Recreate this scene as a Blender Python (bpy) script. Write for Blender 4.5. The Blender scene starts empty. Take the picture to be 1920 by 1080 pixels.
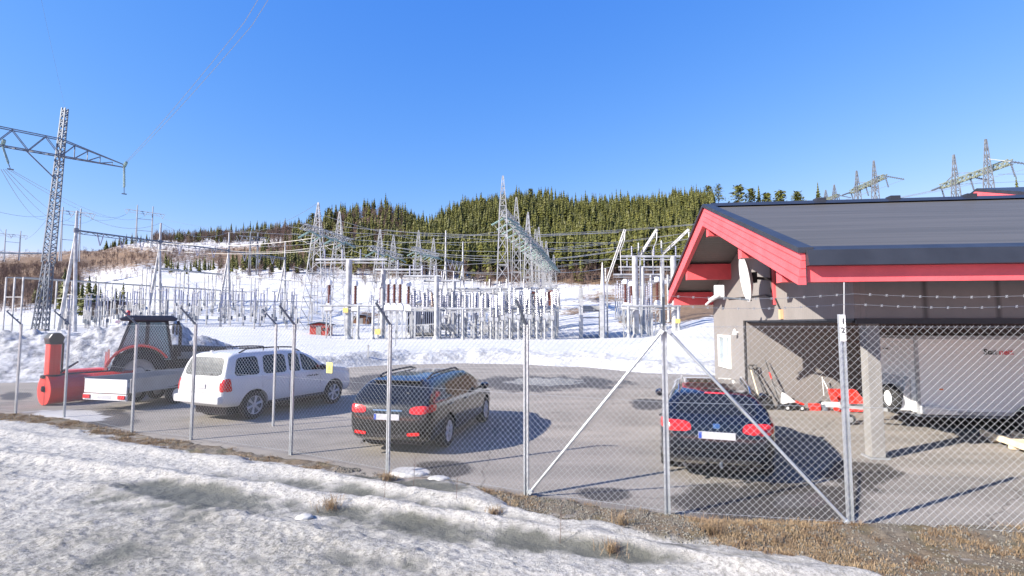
import bpy, bmesh, math, random
import numpy as np
from mathutils import Vector, Matrix
from mathutils.bvhtree import BVHTree
rad = math.radians
S = bpy.context.scene
COL = S.collection
random.seed(7); RNG = np.random.default_rng(7)

# ------------------------------------------------------------------ camera, sky, sun, exposure
PITCH = rad(4.0); CAMH = 2.5
cd = bpy.data.cameras.new("camera"); cam = bpy.data.objects.new("camera", cd); COL.objects.link(cam)
cam.location = (0, 0, CAMH); cam.rotation_euler = (rad(90) + PITCH, 0, 0)
cd.sensor_width = 36; cd.lens = 18.0; cd.clip_start = .05; cd.clip_end = 6000
S.camera = cam
SUN_EL = rad(30.0)
SDX, SDY = .89, .456                       # horizontal direction the shadows fall
W = bpy.data.worlds.new("World"); S.world = W; W.use_nodes = True
nt = W.node_tree; nt.nodes.clear()
sky = nt.nodes.new("ShaderNodeTexSky"); sky.sky_type = 'NISHITA'; sky.sun_disc = False
sky.sun_elevation = SUN_EL; sky.sun_rotation = math.atan2(-SDX, -SDY)
sky.altitude = 300; sky.air_density = 1.0; sky.dust_density = 0; sky.ozone_density = 4
sep = nt.nodes.new("ShaderNodeSeparateColor"); cmb = nt.nodes.new("ShaderNodeCombineColor"); nt.links.new(sky.outputs[0], sep.inputs[0])
for ch, (k_, g_) in enumerate(((1.20, 1.42), (.80, .82), (1.07, .30))):      # a deeper, clearer northern blue than the stock sky
    c1_ = nt.nodes.new("ShaderNodeMath"); c1_.operation = 'MULTIPLY'; c1_.inputs[1].default_value = .2187
    c2_ = nt.nodes.new("ShaderNodeMath"); c2_.operation = 'POWER'; c2_.inputs[1].default_value = g_
    c3_ = nt.nodes.new("ShaderNodeMath"); c3_.operation = 'MULTIPLY'; c3_.inputs[1].default_value = k_ / .2187
    nt.links.new(sep.outputs[ch], c1_.inputs[0]); nt.links.new(c1_.outputs[0], c2_.inputs[0]); nt.links.new(c2_.outputs[0], c3_.inputs[0]); nt.links.new(c3_.outputs[0], cmb.inputs[ch])
bg = nt.nodes.new("ShaderNodeBackground"); bg.inputs['Strength'].default_value = .088; nt.links.new(cmb.outputs[0], bg.inputs['Color'])
wo = nt.nodes.new("ShaderNodeOutputWorld")
nt.links.new(bg.outputs[0], wo.inputs['Surface'])
sl = bpy.data.lights.new("sun", 'SUN'); sl.energy = 5.0; sl.angle = rad(.5); sl.color = (1.0, .91, .80)
so = bpy.data.objects.new("sun", sl); COL.objects.link(so)
so.rotation_euler = Vector((SDX * math.cos(SUN_EL), SDY * math.cos(SUN_EL), -math.sin(SUN_EL))).to_track_quat('-Z', 'Y').to_euler()
S.view_settings.view_transform = 'Standard'; S.view_settings.look = 'None'
S.view_settings.exposure = 1.3; S.view_settings.gamma = 1
S.cycles.max_bounces = 6; S.cycles.transparent_max_bounces = 12

CP, SP = math.cos(PITCH), math.sin(PITCH)
def ray(px, py):
    u = (px - 960) / 960; v = (540 - py) / 960
    return u, CP - v * SP, SP + v * CP
def gp(px, py, z=0.0):                     # reference pixel -> point on the level z
    a, b, c = ray(px, py); t = (z - CAMH) / c
    return a * t, b * t
def pd(px, py, Y):                         # reference pixel -> point at distance Y
    a, b, c = ray(px, py); t = Y / b
    return Vector((a * t, Y, CAMH + c * t))

# ------------------------------------------------------------------ noise
def _h(ix, iy, s):
    n = (ix * 374761393 + iy * 668265263 + s * 974634777) & 0xffffffff
    n = ((n ^ (n >> 13)) * 1274126177) & 0xffffffff
    return ((n ^ (n >> 16)) & 0xffff) / 65535.0
def vnoise(x, y, s=0):
    x = np.asarray(x, float); y = np.asarray(y, float)
    ix = np.floor(x).astype(np.int64); iy = np.floor(y).astype(np.int64)
    fx = x - ix; fy = y - iy
    fx = fx * fx * (3 - 2 * fx); fy = fy * fy * (3 - 2 * fy)
    a = _h(ix, iy, s); b = _h(ix + 1, iy, s); c = _h(ix, iy + 1, s); d = _h(ix + 1, iy + 1, s)
    return (a + (b - a) * fx) * (1 - fy) + (c + (d - c) * fx) * fy
def fbm(x, y, o=4, s=0, g=.5):
    t = 0; a = 1; n = 0
    for k in range(o):
        t = t + a * vnoise(np.asarray(x) * 2 ** k, np.asarray(y) * 2 ** k, s + k * 17); n += a; a *= g
    return t / n
def sst(a, b, x):
    t = np.clip((np.asarray(x, float) - a) / (b - a), 0, 1); return t * t * (3 - 2 * t)

# ------------------------------------------------------------------ materials
MATS = {}
def mat(name, col, rough=.6, metal=0, var=.12, scale=4, bump=0, bscale=30, coat=0, spec=.5, alpha=None, emit=None, trans=0):
    if name in MATS: return MATS[name]
    m = bpy.data.materials.new(name); m.use_nodes = True; t = m.node_tree; b = t.nodes['Principled BSDF']
    b.inputs['Roughness'].default_value = rough; b.inputs['Metallic'].default_value = metal
    b.inputs['Specular IOR Level'].default_value = spec; b.inputs['Coat Weight'].default_value = coat
    b.inputs['Transmission Weight'].default_value = trans
    tc = t.nodes.new('ShaderNodeTexCoord')
    if var:
        n = t.nodes.new('ShaderNodeTexNoise'); n.inputs['Scale'].default_value = scale; n.inputs['Detail'].default_value = 5
        r = t.nodes.new('ShaderNodeValToRGB')
        r.color_ramp.elements[0].position = .3; r.color_ramp.elements[1].position = .7
        r.color_ramp.elements[0].color = tuple(c * (1 - var) for c in col) + (1,)
        r.color_ramp.elements[1].color = tuple(min(1, c * (1 + var)) for c in col) + (1,)
        t.links.new(tc.outputs['Object'], n.inputs['Vector']); t.links.new(n.outputs['Fac'], r.inputs['Fac'])
        t.links.new(r.outputs['Color'], b.inputs['Base Color'])
    else: b.inputs['Base Color'].default_value = tuple(col) + (1,)
    if bump:
        n2 = t.nodes.new('ShaderNodeTexNoise'); n2.inputs['Scale'].default_value = bscale; n2.inputs['Detail'].default_value = 6
        bp = t.nodes.new('ShaderNodeBump'); bp.inputs['Strength'].default_value = bump; bp.inputs['Distance'].default_value = .02
        t.links.new(tc.outputs['Object'], n2.inputs['Vector']); t.links.new(n2.outputs['Fac'], bp.inputs['Height'])
        t.links.new(bp.outputs['Normal'], b.inputs['Normal'])
    MATS[name] = m; return m
def N(t, typ, **kw):
    n = t.nodes.new(typ)
    for k, v in kw.items(): n.inputs[k.replace('_', ' ')].default_value = v
    return n
def mixc(t, fac, a, b):
    m = t.nodes.new('ShaderNodeMix'); m.data_type = 'RGBA'
    for sock, v in ((m.inputs[0], fac), (m.inputs[6], a), (m.inputs[7], b)):
        if isinstance(v, (int, float)): sock.default_value = v
        elif isinstance(v, tuple): sock.default_value = v + (1,)
        else: t.links.new(v, sock)
    return m.outputs[2]
def ramp(t, src, a, b):
    r = t.nodes.new('ShaderNodeMapRange'); r.inputs[1].default_value = a; r.inputs[2].default_value = b; t.links.new(src, r.inputs[0]); return r.outputs[0]
def math_(t, op, a, b=0.0):
    m = t.nodes.new('ShaderNodeMath'); m.operation = op
    for s_, v in ((m.inputs[0], a), (m.inputs[1], b)):
        if isinstance(v, (int, float)): s_.default_value = v
        else: t.links.new(v, s_)
    return m.outputs[0]
def base_mat(name, rough):
    m = bpy.data.materials.new(name); m.use_nodes = True; t = m.node_tree
    return m, t, t.nodes['Principled BSDF'], t.nodes.new('ShaderNodeTexCoord').outputs['Object']
def noise(t, vec, scale, detail=6, rough=.55):
    n = N(t, 'ShaderNodeTexNoise', Scale=scale, Detail=detail, Roughness=rough); t.links.new(vec, n.inputs['Vector']); return n.outputs['Fac']
def attr(t, name):
    a = t.nodes.new('ShaderNodeAttribute'); a.attribute_name = name; return a.outputs['Fac']

GALV = mat('galvanised_steel', (.40, .43, .46), .42, .5, .18, 6)
GALVP = mat('pale_galvanised', (.34, .355, .37), .55, .25, .35, 1.1)
GALVD = mat('weathered_steel', (.13, .155, .19), .5, .4, .25, 2)
WIREM = mat('fence_wire', (.36, .38, .39), .5, .5, .1, 8)
GALVM = mat('dull_steel', (.17, .185, .20), .55, .3, .3, 1)
CONDM = mat('conductor', (.36, .37, .36), .45, .5, 0)
DARKC = mat('distant_conductor', (.20, .24, .30), .5, .3, 0)
BLACK = mat('black_plastic', (.02, .02, .022), .5, 0, .2, 10)
RUBBER = mat('tyre_rubber', (.025, .025, .026), .85, 0, .3, 12, .3, 60)
RED = mat('signal_red_paint', (.62, .035, .025), .38, 0, .08, 3, coat=.2)
WPAINT = mat('white_paint', (.62, .63, .64), .35, 0, .05, 2, coat=.3)
PLATE = mat('plate_white', (.42, .43, .46), .5, 0, .05, 10)
BLUEP = mat('plate_blue', (.02, .06, .35), .5, 0, 0)
REDL = mat('rear_lamp_red', (.55, .02, .02), .15, 0, .25, 30, coat=.5)
CLEARL = mat('lamp_clear', (.7, .7, .72), .15, .2, .1, 30, coat=.5)
ORANGE = mat('amber', (.8, .2, .02), .3, 0, 0)
GLASSD = mat('tinted_glass', (.010, .012, .016), .05, 0, 0, spec=.5, coat=.15)
GLASSM = mat('dusty_glass', (.10, .105, .10), .25, 0, .3, 5, spec=.7)
RIM = mat('alloy_rim', (.50, .51, .53), .4, .3, .12, 8)
CHROME = mat('chrome', (.7, .7, .72), .12, 1, 0)
PORC = mat('brown_porcelain', (.10, .035, .025), .25, 0, .2, 6)
GREENI = mat('green_glass_insulator', (.20, .31, .29), .2, 0, .2, 2)
GREYI = mat('grey_porcelain', (.21, .23, .32), .3, 0, .15, 4)
CONC = mat('concrete', (.225, .22, .21), .85, 0, .15, 3, .2, 20)
WOOD = mat('pale_timber', (.72, .60, .42), .7, 0, .15, 6, .2, 40)
BARK = mat('bark', (.15, .10, .075), .9, 0, .3, 2)

# ------------------------------------------------------------------ mesh builder
class MB:
    def __init__(s): s.v = []; s.f = []
    def add(s, vs, fs):
        o = len(s.v); s.v.extend([tuple(p) for p in vs]); s.f.extend([tuple(i + o for i in f) for f in fs]); return s
    def box(s, x0, x1, y0, y1, z0, z1, M=None):
        p = [(x0,y0,z0),(x1,y0,z0),(x1,y1,z0),(x0,y1,z0),(x0,y0,z1),(x1,y0,z1),(x1,y1,z1),(x0,y1,z1)]
        if M: p = [M @ Vector(q) for q in p]
        return s.add(p, [(0,3,2,1),(4,5,6,7),(0,1,5,4),(1,2,6,5),(2,3,7,6),(3,0,4,7)])
    def tube(s, a, b, r, r2=None, n=6, caps=True, rot=0):
        a = Vector(a); b = Vector(b); d = b - a
        if d.length < 1e-6: return s
        r2 = r if r2 is None else r2
        d.normalize(); up = Vector((0, 0, 1)) if abs(d.z) < .95 else Vector((1, 0, 0))
        x = d.cross(up).normalized(); y = d.cross(x)
        vs = []
        for p, q in ((a, r), (b, r2)):
            for k in range(n):
                t = 2 * math.pi * (k + rot) / n; vs.append(p + x * math.cos(t) * q + y * math.sin(t) * q)
        fs = [(k, (k + 1) % n, n + (k + 1) % n, n + k) for k in range(n)]
        if caps: fs += [tuple(reversed(range(n))), tuple(range(n, 2 * n))]
        return s.add(vs, fs)
    def bar(s, a, b, w=.05): return s.tube(a, b, w * .7071, n=4, rot=.5)
    def path(s, pts, r, n=6, closed=False):
        m = len(pts)
        for i in range(m if closed else m - 1): s.tube(pts[i], pts[(i + 1) % m], r, n=n)
        return s
    def lathe(s, prof, c=(0, 0, 0), axis='z', n=16, loop=False):   # prof: (r, h)
        vs = []
        for r, h in prof:
            for k in range(n):
                t = 2 * math.pi * k / n; p = (r * math.cos(t), r * math.sin(t), h)
                if axis == 'y': p = (p[0], p[2], -p[1])
                if axis == 'x': p = (p[2], p[0], p[1])
                vs.append((p[0] + c[0], p[1] + c[1], p[2] + c[2]))
        fs = []
        for i in range(len(prof) - 1):
            for k in range(n):
                fs.append((i*n+k, i*n+(k+1)%n, (i+1)*n+(k+1)%n, (i+1)*n+k))
        if loop:
            i = len(prof) - 1; fs += [(i*n+k, i*n+(k+1)%n, (k+1)%n, k) for k in range(n)]; return s.add(vs, fs)
        if prof[0][0] > 1e-5: fs.append(tuple(reversed(range(n))))
        if prof[-1][0] > 1e-5: fs.append(tuple(range((len(prof)-1)*n, len(prof)*n)))
        return s.add(vs, fs)
    def prism(s, poly, a, b, axis='y'):                # polygon (p,q) swept along axis from a to b
        def P(p, q, h): return {'y': (p, h, q), 'x': (h, p, q), 'z': (p, q, h)}[axis]
        n = len(poly)
        vs = [P(p, q, a) for p, q in poly] + [P(p, q, b) for p, q in poly]
        return s.add(vs, [tuple(range(n)), tuple(reversed(range(n, 2*n)))] + [(k, n+k, n+(k+1)%n, (k+1)%n) for k in range(n)])
    def rot(s, M):
        s.v = [tuple(M @ Vector(p)) for p in s.v]; return s
    def build(s, name, m, parent=None, smooth=False, bevel=0, fix=True):
        me = bpy.data.meshes.new(name); me.from_pydata(s.v, [], s.f); me.update()
        if fix or bevel:
            bm = bmesh.new(); bm.from_mesh(me)
            if bevel:
                es = [e for e in bm.edges if e.is_manifold and e.calc_face_angle(0) > .6]
                if es: bmesh.ops.bevel(bm, geom=es, offset=bevel, segments=2, affect='EDGES', profile=.6)
            bmesh.ops.recalc_face_normals(bm, faces=bm.faces); bm.to_mesh(me); bm.free()
        if smooth:
            me.polygons.foreach_set('use_smooth', [True] * len(me.polygons))
            try: me.set_sharp_from_angle(angle=rad(38))
            except Exception: pass
        me.materials.append(m)
        o = bpy.data.objects.new(name, me); COL.objects.link(o)
        if parent: o.parent = parent
        return o
def npmesh(name, V, F, m, attrs=None, smooth=True, kind=None):
    V = np.asarray(V, np.float32); F = np.asarray(F, np.int32); k = F.shape[1]
    me = bpy.data.meshes.new(name); me.vertices.add(len(V)); me.vertices.foreach_set('co', V.ravel())
    me.loops.add(F.size); me.loops.foreach_set('vertex_index', F.ravel())
    me.polygons.add(len(F)); me.polygons.foreach_set('loop_start', np.arange(0, F.size, k, dtype=np.int32))
    try: me.polygons.foreach_set('loop_total', np.full(len(F), k, np.int32))
    except Exception: pass
    me.polygons.foreach_set('use_smooth', np.full(len(F), smooth, bool))
    for a, d in (attrs or {}).items():
        at = me.attributes.new(a, 'FLOAT', 'POINT'); at.data.foreach_set('value', np.asarray(d, np.float32).ravel())
    me.update(calc_edges=True); me.validate()
    me.materials.append(m)
    o = bpy.data.objects.new(name, me); COL.objects.link(o)
    if kind: o['kind'] = kind
    return o
def gridF(nr, nc):
    i = np.arange(nr - 1)[:, None] * nc + np.arange(nc - 1)[None, :]
    return np.stack([i, i + 1, i + nc + 1, i + nc], -1).reshape(-1, 4)
def tag(o, label, cat, group=None, kind=None):
    if label: o['label'] = label
    if cat: o['category'] = cat
    if group: o['group'] = group
    if kind: o['kind'] = kind
    return o
def thing(name, label, cat, loc=(0, 0, 0), rz=0, group=None):
    o = bpy.data.objects.new(name, None); COL.objects.link(o); o.empty_display_size = .2
    o.location = loc; o.rotation_euler = (0, 0, rz); return tag(o, label, cat, group)
def copy_tree(o, parent=None):
    c = o.copy(); COL.objects.link(c); c.parent = parent
    for ch in [x for x in COL.objects if x.parent == o]: copy_tree(ch, c)
    return c
# ------------------------------------------------------------------ terrain
DS = np.array([0, 26, 40, 60, 80, 100, 130, 160, 200, 260, 330, 450, 600, 900, 1500.])
def yz(d, y): return CAMH + (607 - y) * d / 960
def colz(z40, z60, z80, z100, z130, z160, y200, y260, y330, y450, y600):
    return [0, .0, z40, z60, z80, z100, z130, z160, yz(200, y200), yz(260, y260), yz(330, y330), yz(450, y450), yz(600, y600), yz(900, y600 + 8), yz(1500, y600 + 30)]
TX = np.array([-900, -300, 0, 150, 300, 420, 560, 640, 720, 800, 880, 990, 1100, 1200, 1330, 1385, 1500, 1700, 1920, 2800.])
TZ = np.array([
 colz(.3,.5,.9,1.2,2.5,7, 560,530,505,482,474),
 colz(.3,.5,.9,1.2,2.5,7, 560,530,505,482,474),
 colz(.3,.5,.9,1.2,2.5,7, 562,532,508,484,474),
 colz(.3,.5,.9,1.5,3.2,7, 562,530,505,474,472),
 colz(.3,.5,1.0,2.6,6,10, 545,515,488,455,456),
 colz(.3,.5,.8,2.2,5.4,9, 543,512,490,450,446),
 colz(.3,.3,.5,1.6,5,8.7, 542,510,485,445,428),
 colz(.3,.2,.2,.9,3.5,8, 545,515,480,405,418),
 colz(.3,.2,.2,.9,3,8, 545,515,478,405,420),
 colz(.3,.2,.2,.9,3,8, 545,512,470,434,442),
 colz(.3,.2,.2,.9,3,8, 543,508,458,397,410),
 colz(.3,.2,.2,1.2,3.5,8, 540,505,450,382,398),
 colz(.3,.2,.3,2.5,5,9, 536,500,448,398,408),
 colz(.3,.3,.5,3,6,10, 534,498,446,394,405),
 colz(.4,1.0,3.0,4.6,9,13.5, 530,495,440,382,395),
 colz(.4,1.2,3,5,9,14, 475,411,400,398,410),
 colz(.4,1.2,3,5,9,14, 475,411,402,402,412),
 colz(.4,1.2,3,5,9,14, 475,411,404,404,414),
 colz(.4,1.2,3,5,9,14, 475,411,404,404,414),
 colz(.4,1.2,3,5,9,14, 530,495,440,400,410)])
def ht(X, Y):
    X = np.asarray(X, float); Y = np.asarray(Y, float)
    d = np.clip(Y, 0, 1500); px = np.clip(960 + 960 * X / np.maximum(Y, 12), -900, 2800)
    i = np.clip(np.searchsorted(TX, px) - 1, 0, len(TX) - 2); j = np.clip(np.searchsorted(DS, d) - 1, 0, len(DS) - 2)
    a = (px - TX[i]) / (TX[i+1] - TX[i]); a = a*a*(3-2*a); b = (d - DS[j]) / (DS[j+1] - DS[j])
    z = (TZ[i, j] * (1-a) + TZ[i+1, j] * a) * (1-b) + (TZ[i, j+1] * (1-a) + TZ[i+1, j+1] * a) * b
    far = sst(90, 260, d)
    z = z + far * (fbm(X / 38, Y / 38, 4, 3) - .5) * 9 + sst(110, 150, d) * (fbm(X / 9, Y / 9, 3, 9) - .5) * 2.2
    # ploughed snow banks round the yard
    ex = yard_edge(X)
    m = sst(0, 1.2, Y - ex)
    lump = fbm(X / 1.1, Y / 1.1, 4, 21)
    bank = np.exp(-((Y - ex - 2.6) / 2.0) ** 2) * (.45 + .5 * (lump - .5))
    heap = 2.0 * np.exp(-((X + 19.2) / 3.4) ** 2 - ((Y - 27.6) / 2.9) ** 2) + 1.9 * np.exp(-((X + 26) / 4.5) ** 2 - ((Y - 26.5) / 2.9) ** 2)
    heap = heap * (.62 + .75 * fbm(X / 1.0, Y / 1.0, 5, 33, .6)) * sst(-.3, 2.2, Y - ex)
    rb = 1.0 * np.exp(-((X - 14) / 4.0) ** 2 - ((Y - 40) / 7.0) ** 2)
    near = m * (.10 + .06 * fbm(X / 3, Y / 3, 3, 5)) + bank * m + heap + rb
    z = np.where(Y < ex - .3, -.05, z * m + near - .05 * (1 - m))
    z = np.where(Y < 5, -.05, z)
    return z
YEX = np.array([-60, -30, -24, -19, -14, -8, -3, 1, 4, 7, 9, 12, 40])
YEY = np.array([21, 21, 21.5, 23, 26, 31.5, 33, 32.2, 30, 26.5, 25.5, 25, 25.])
def yard_edge(X): return np.interp(X, YEX, YEY) + (fbm(np.asarray(X) / 2.2, 0, 3, 8) - .5) * .9

def Yrows():
    r = list(np.arange(-30, 14, 4.0)) + list(np.arange(14, 40, .22)) + list(np.arange(40, 60, .8))
    y = 60
    while y < 1500: r.append(y); y *= 1.018
    return np.array(r)
yr = Yrows(); uc = np.concatenate([np.linspace(-2.6, -1.15, 30)[:-1], np.linspace(-1.15, 1.15, 560), np.linspace(1.15, 2.6, 30)[1:]])
XX = uc[None, :] * (np.maximum(yr, 14)[:, None]); YY = np.repeat(yr[:, None], len(uc), 1)
ZZ = ht(XX, YY)
# brown bare ground: table of soft blobs in (pixel column, distance)
PX = 960 + 960 * XX / np.maximum(YY, 12)
PY = 607 - (ZZ - CAMH) * 960 / np.maximum(YY, 12)
def blob(cx, cy, rx, ry, k=1.0): return k * np.exp(-(((PX - cx) / rx) ** 2 + ((PY - cy) / ry) ** 2))
bare = blob(20, 540, 110, 45, 1.0) + blob(210, 480, 110, 30, .62) + blob(340, 482, 150, 22, .40) + blob(60, 500, 120, 40, .6) + blob(480, 480, 90, 26, .9) + blob(1000, 520, 130, 10, 1.1) + blob(1110, 526, 60, 8, .8) + blob(1290, 588, 70, 26, 1.5) + blob(1240, 545, 90, 20, .9) + blob(1180, 600, 30, 12, .8) + blob(700, 590, 50, 10, .6) + blob(1120, 560, 60, 12, .6) + blob(1075, 585, 35, 10, .7)
bare += sst(512, 488, PY) * sst(500, 580, PX) * 1.2 + sst(518, 508, PY) * sst(850, 930, PX) * 1.2
bare *= sst(70, 100, YY)
heapm = 1.2 * np.exp(-((XX + 22) / 8.5) ** 2 - ((YY - 26) / 4.0) ** 2) + .55 * np.exp(-((YY - yard_edge(XX) - 1.2) / 1.3) ** 2)
m, t, b, oc = base_mat('snow_ground', .6)
n1 = noise(t, oc, .3, 10, .75); n2 = noise(t, oc, .06, 5)
fac = math_(t, 'ADD', attr(t, 'bare'), math_(t, 'MULTIPLY', math_(t, 'SUBTRACT', n1, .5), 1.9))
fac = math_(t, 'ADD', fac, math_(t, 'MULTIPLY', math_(t, 'SUBTRACT', noise(t, oc, 1.6, 8, .75), .5), 1.5)); fac = ramp(t, fac, .42, .62)
brown = mixc(t, n2, (.15, .095, .06), (.25, .175, .115))
brown = mixc(t, ramp(t, noise(t, oc, 1.3, 6), .35, .65), brown, (.12, .085, .055))
snowc = mixc(t, ramp(t, n1, .3, .7), (.44, .46, .49), (.57, .575, .58))
snowc = mixc(t, attr(t, 'heap'), snowc, mixc(t, ramp(t, noise(t, oc, 2.6, 8, .7), .4, .62), (.16, .17, .19), (.50, .52, .55)))
snowc = mixc(t, math_(t, 'MULTIPLY', ramp(t, noise(t, oc, 2.2, 8, .7), .52, .72), .5), snowc, (.34, .33, .31))
t.links.new(mixc(t, fac, snowc, brown), b.inputs['Base Color'])
bp = N(t, 'ShaderNodeBump', Strength=.8, Distance=.2); t.links.new(noise(t, oc, 3.0, 8, .65), bp.inputs['Height']); t.links.new(bp.outputs[0], b.inputs['Normal'])
b.inputs['Roughness'].default_value = .75; b.inputs['Specular IOR Level'].default_value = .2
npmesh('ground', np.stack([XX, YY, ZZ], -1).reshape(-1, 3), gridF(*XX.shape), m, {'bare': bare.ravel(), 'heap': np.clip(heapm * 1.4, 0, 1).ravel()}, kind='structure')

# ------------------------------------------------------------------ asphalt yard
gx = np.arange(-40, 30, .1); gy = np.arange(4.8, 35, .1)
AX, AY = np.meshgrid(gx, gy)
def gell(px0, px1, py0, py1):
    x0, y0 = gp((px0 + px1) / 2, py1); x1, y1 = gp((px0 + px1) / 2, py0)
    cy = (y0 + y1) / 2; cx = (x0 + x1) / 2; ry = (y1 - y0) / 2 + .05; rx = (px1 - px0) / 2 * cy / 960
    sh = (x1 - x0) / max(.1, (y1 - y0))
    return 1.25 - np.sqrt(((AX - cx - sh * (AY - cy)) / rx) ** 2 + ((AY - cy) / ry) ** 2)
wet = np.full(AX.shape, -1.0)
for e in [(1275, 1640, 905, 985), (1530, 1680, 868, 906), (870, 1160, 706, 732), (640, 780, 704, 740), (1185, 1250, 748, 770), (150, 250, 768, 800), (770, 880, 866, 892), (1090, 1180, 915, 935), (0, 60, 735, 750), (1360, 1440, 740, 752)]:
    wet = np.maximum(wet, gell(*e))
wet = wet + (fbm(AX / .5, AY / .5, 4, 51) - .5) * .9
pud = np.full(AX.shape, -1.0)
for e in [(960, 1090, 709, 722), (1450, 1560, 925, 950)]: pud = np.maximum(pud, gell(*e))
pud = pud + (fbm(AX / .3, AY / .3, 4, 61) - .5) * 1.0
sn = np.full(AX.shape, -1.0)
for e in [(50, 200, 769, 790), (735, 800, 878, 893)]: sn = np.maximum(sn, gell(*e))
sn = sn + (fbm(AX / .3, AY / .3, 4, 71) - .5) * .8
m, t, b, oc = base_mat('asphalt', .8)
mp = t.nodes.new('ShaderNodeMapping'); mp.inputs['Scale'].default_value = (.12, .9, 1); mp.inputs['Rotation'].default_value = (0, 0, rad(-12)); t.links.new(oc, mp.inputs['Vector'])
st = noise(t, mp.outputs[0], 1.2, 6, .6); fine = noise(t, oc, 90, 3); mid = noise(t, oc, 1.1, 8, .62)
c0 = mixc(t, ramp(t, mid, .3, .7), (.165, .154, .139), (.24, .222, .20))
c0 = mixc(t, math_(t, 'MULTIPLY', ramp(t, st, .42, .68), .55), c0, (.35, .32, .285))
c0 = mixc(t, math_(t, 'MULTIPLY', ramp(t, fine, .52, .72), .45), c0, (.40, .36, .31))
c0 = mixc(t, math_(t, 'MULTIPLY', ramp(t, fine, .48, .3), .45), c0, (.07, .065, .06))
vo = N(t, 'ShaderNodeTexVoronoi', Scale=.22); vo.feature = 'DISTANCE_TO_EDGE'
dn = noise(t, oc, 1.5, 6); wv = t.nodes.new('ShaderNodeVectorMath'); wv.operation = 'ADD'
t.links.new(oc, wv.inputs[0]); t.links.new(dn, wv.inputs[1]); t.links.new(wv.outputs[0], vo.inputs['Vector'])
c0 = mixc(t, math_(t, 'MULTIPLY', ramp(t, vo.outputs['Distance'], .005, .001), .4), c0, (.05, .045, .04))
wf = ramp(t, attr(t, 'wet'), .1, .35)
c1 = mixc(t, math_(t, 'MULTIPLY', wf, .88), c0, (.045, .042, .040))
pf = ramp(t, attr(t, 'puddle'), .1, .3)
c2 = mixc(t, math_(t, 'MULTIPLY', pf, .7), c1, (.09, .095, .105))
sf = ramp(t, attr(t, 'snowy'), .15, .35)
t.links.new(mixc(t, sf, c2, (.40, .40, .40)), b.inputs['Base Color'])
rr = math_(t, 'SUBTRACT', .9, math_(t, 'MULTIPLY', wf, .3)); rr = math_(t, 'SUBTRACT', rr, math_(t, 'MULTIPLY', pf, .5)); t.links.new(rr, b.inputs['Roughness'])
b.inputs['Specular IOR Level'].default_value = .25
bp = N(t, 'ShaderNodeBump', Strength=.35, Distance=.01); t.links.new(fine, bp.inputs['Height']); t.links.new(bp.outputs[0], b.inputs['Normal'])
keep = (AY < yard_edge(AX) + .15)
AZ = np.where(AY > yard_edge(AX) - .25, -.03, 0.0) + (fbm(AX / 3, AY / 3, 2, 4) - .5) * .015
F = gridF(*AX.shape); kk = keep.ravel(); F = F[kk[F].all(1)]
npmesh('asphalt_yard', np.stack([AX, AY, AZ], -1).reshape(-1, 3), F, m, {'wet': wet.ravel(), 'puddle': pud.ravel(), 'snowy': sn.ravel()}, kind='structure')

# ------------------------------------------------------------------ roadside snow, ice and verge (foreground)
SNE = np.array([gp(*p) for p in [(-300, 770), (0, 786), (150, 808), (300, 842), (450, 862), (560, 880), (660, 892), (720, 896), (800, 890), (870, 903), (950, 945), (1000, 965), (1100, 988), (1200, 1004), (1350, 1024), (1500, 1044), (1600, 1072), (1700, 1120), (2100, 1250)]])
ASE = np.array([gp(*p) for p in [(-300, 762), (0, 775), (120, 785), (250, 815), (360, 832), (545, 860), (640, 876), (727, 893), (850, 898), (987, 934), (1110, 950), (1252, 968), (1400, 980), (1595, 984), (1760, 992), (1920, 997), (2200, 1006)]])
def sne(X): return np.interp(X, SNE[:, 0], SNE[:, 1])
def ase(X): return np.interp(X, ASE[:, 0], ASE[:, 1])
fx = np.linspace(-30, 16, 1430); vv = np.linspace(0, 1, 420)
FX = np.repeat(fx[None, :], len(vv), 0)
wob = (fbm(fx / .35, 0, 4, 13) - .5) * .45
top = ase(fx) + wob * .6 + .22
FY = top[None, :] * (1 - vv[:, None] ** .85) + .8 * vv[:, None] ** .85
d_s = sne(FX) - FY + (fbm(FX / .5, FY / .5, 4, 14) - .5) * .7          # >0 inside the snow
d_a = top[None, :] - FY
def ridge(pts, wd):
    P = np.array([gp(*p) for p in pts]); yc = np.interp(FX, P[:, 0], P[:, 1])
    return np.exp(-((FY - yc + (fbm(FX / .7, FY / .7, 3, 41) - .5) * .25) / wd) ** 2)
R1 = ridge([(-200, 840), (0, 862), (300, 900), (560, 938), (760, 968), (960, 1000), (1150, 1030), (1300, 1062), (1500, 1110)], .20)
R2 = ridge([(-200, 798), (0, 818), (300, 856), (500, 884), (700, 918), (900, 958), (1100, 1000)], .22)
R3 = ridge([(0, 905), (200, 925), (420, 975), (700, 1040), (900, 1090)], .16)
def fe(px0, px1, py0, py1):
    x0, y0 = gp(px0, py1); x1, y1 = gp(px1, py1); _, y2 = gp((px0 + px1) / 2, py0)
    cx, cy = gp((px0 + px1) / 2, (py0 + py1) / 2); rx = (x1 - x0) / 2; ry = max(.15, (y2 - y0) / 2)
    sl = -.35
    return np.exp(-((FX - cx) / rx) ** 2 - ((FY - cy - sl * (FX - cx) * .6) / ry) ** 2 * 1.2)
ice = 1.1 * fe(120, 620, 890, 975) + .95 * fe(560, 1000, 950, 1020) + 1.0 * fe(560, 940, 880, 945) + .95 * fe(900, 1400, 1000, 1060) + .6 * fe(1000, 1500, 1040, 1080) + .5 * fe(150, 330, 815, 832) + .5 * fe(0, 500, 1010, 1100) + .5 * fe(500, 900, 1040, 1100) + .5 * fe(900, 1200, 960, 1000)
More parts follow.
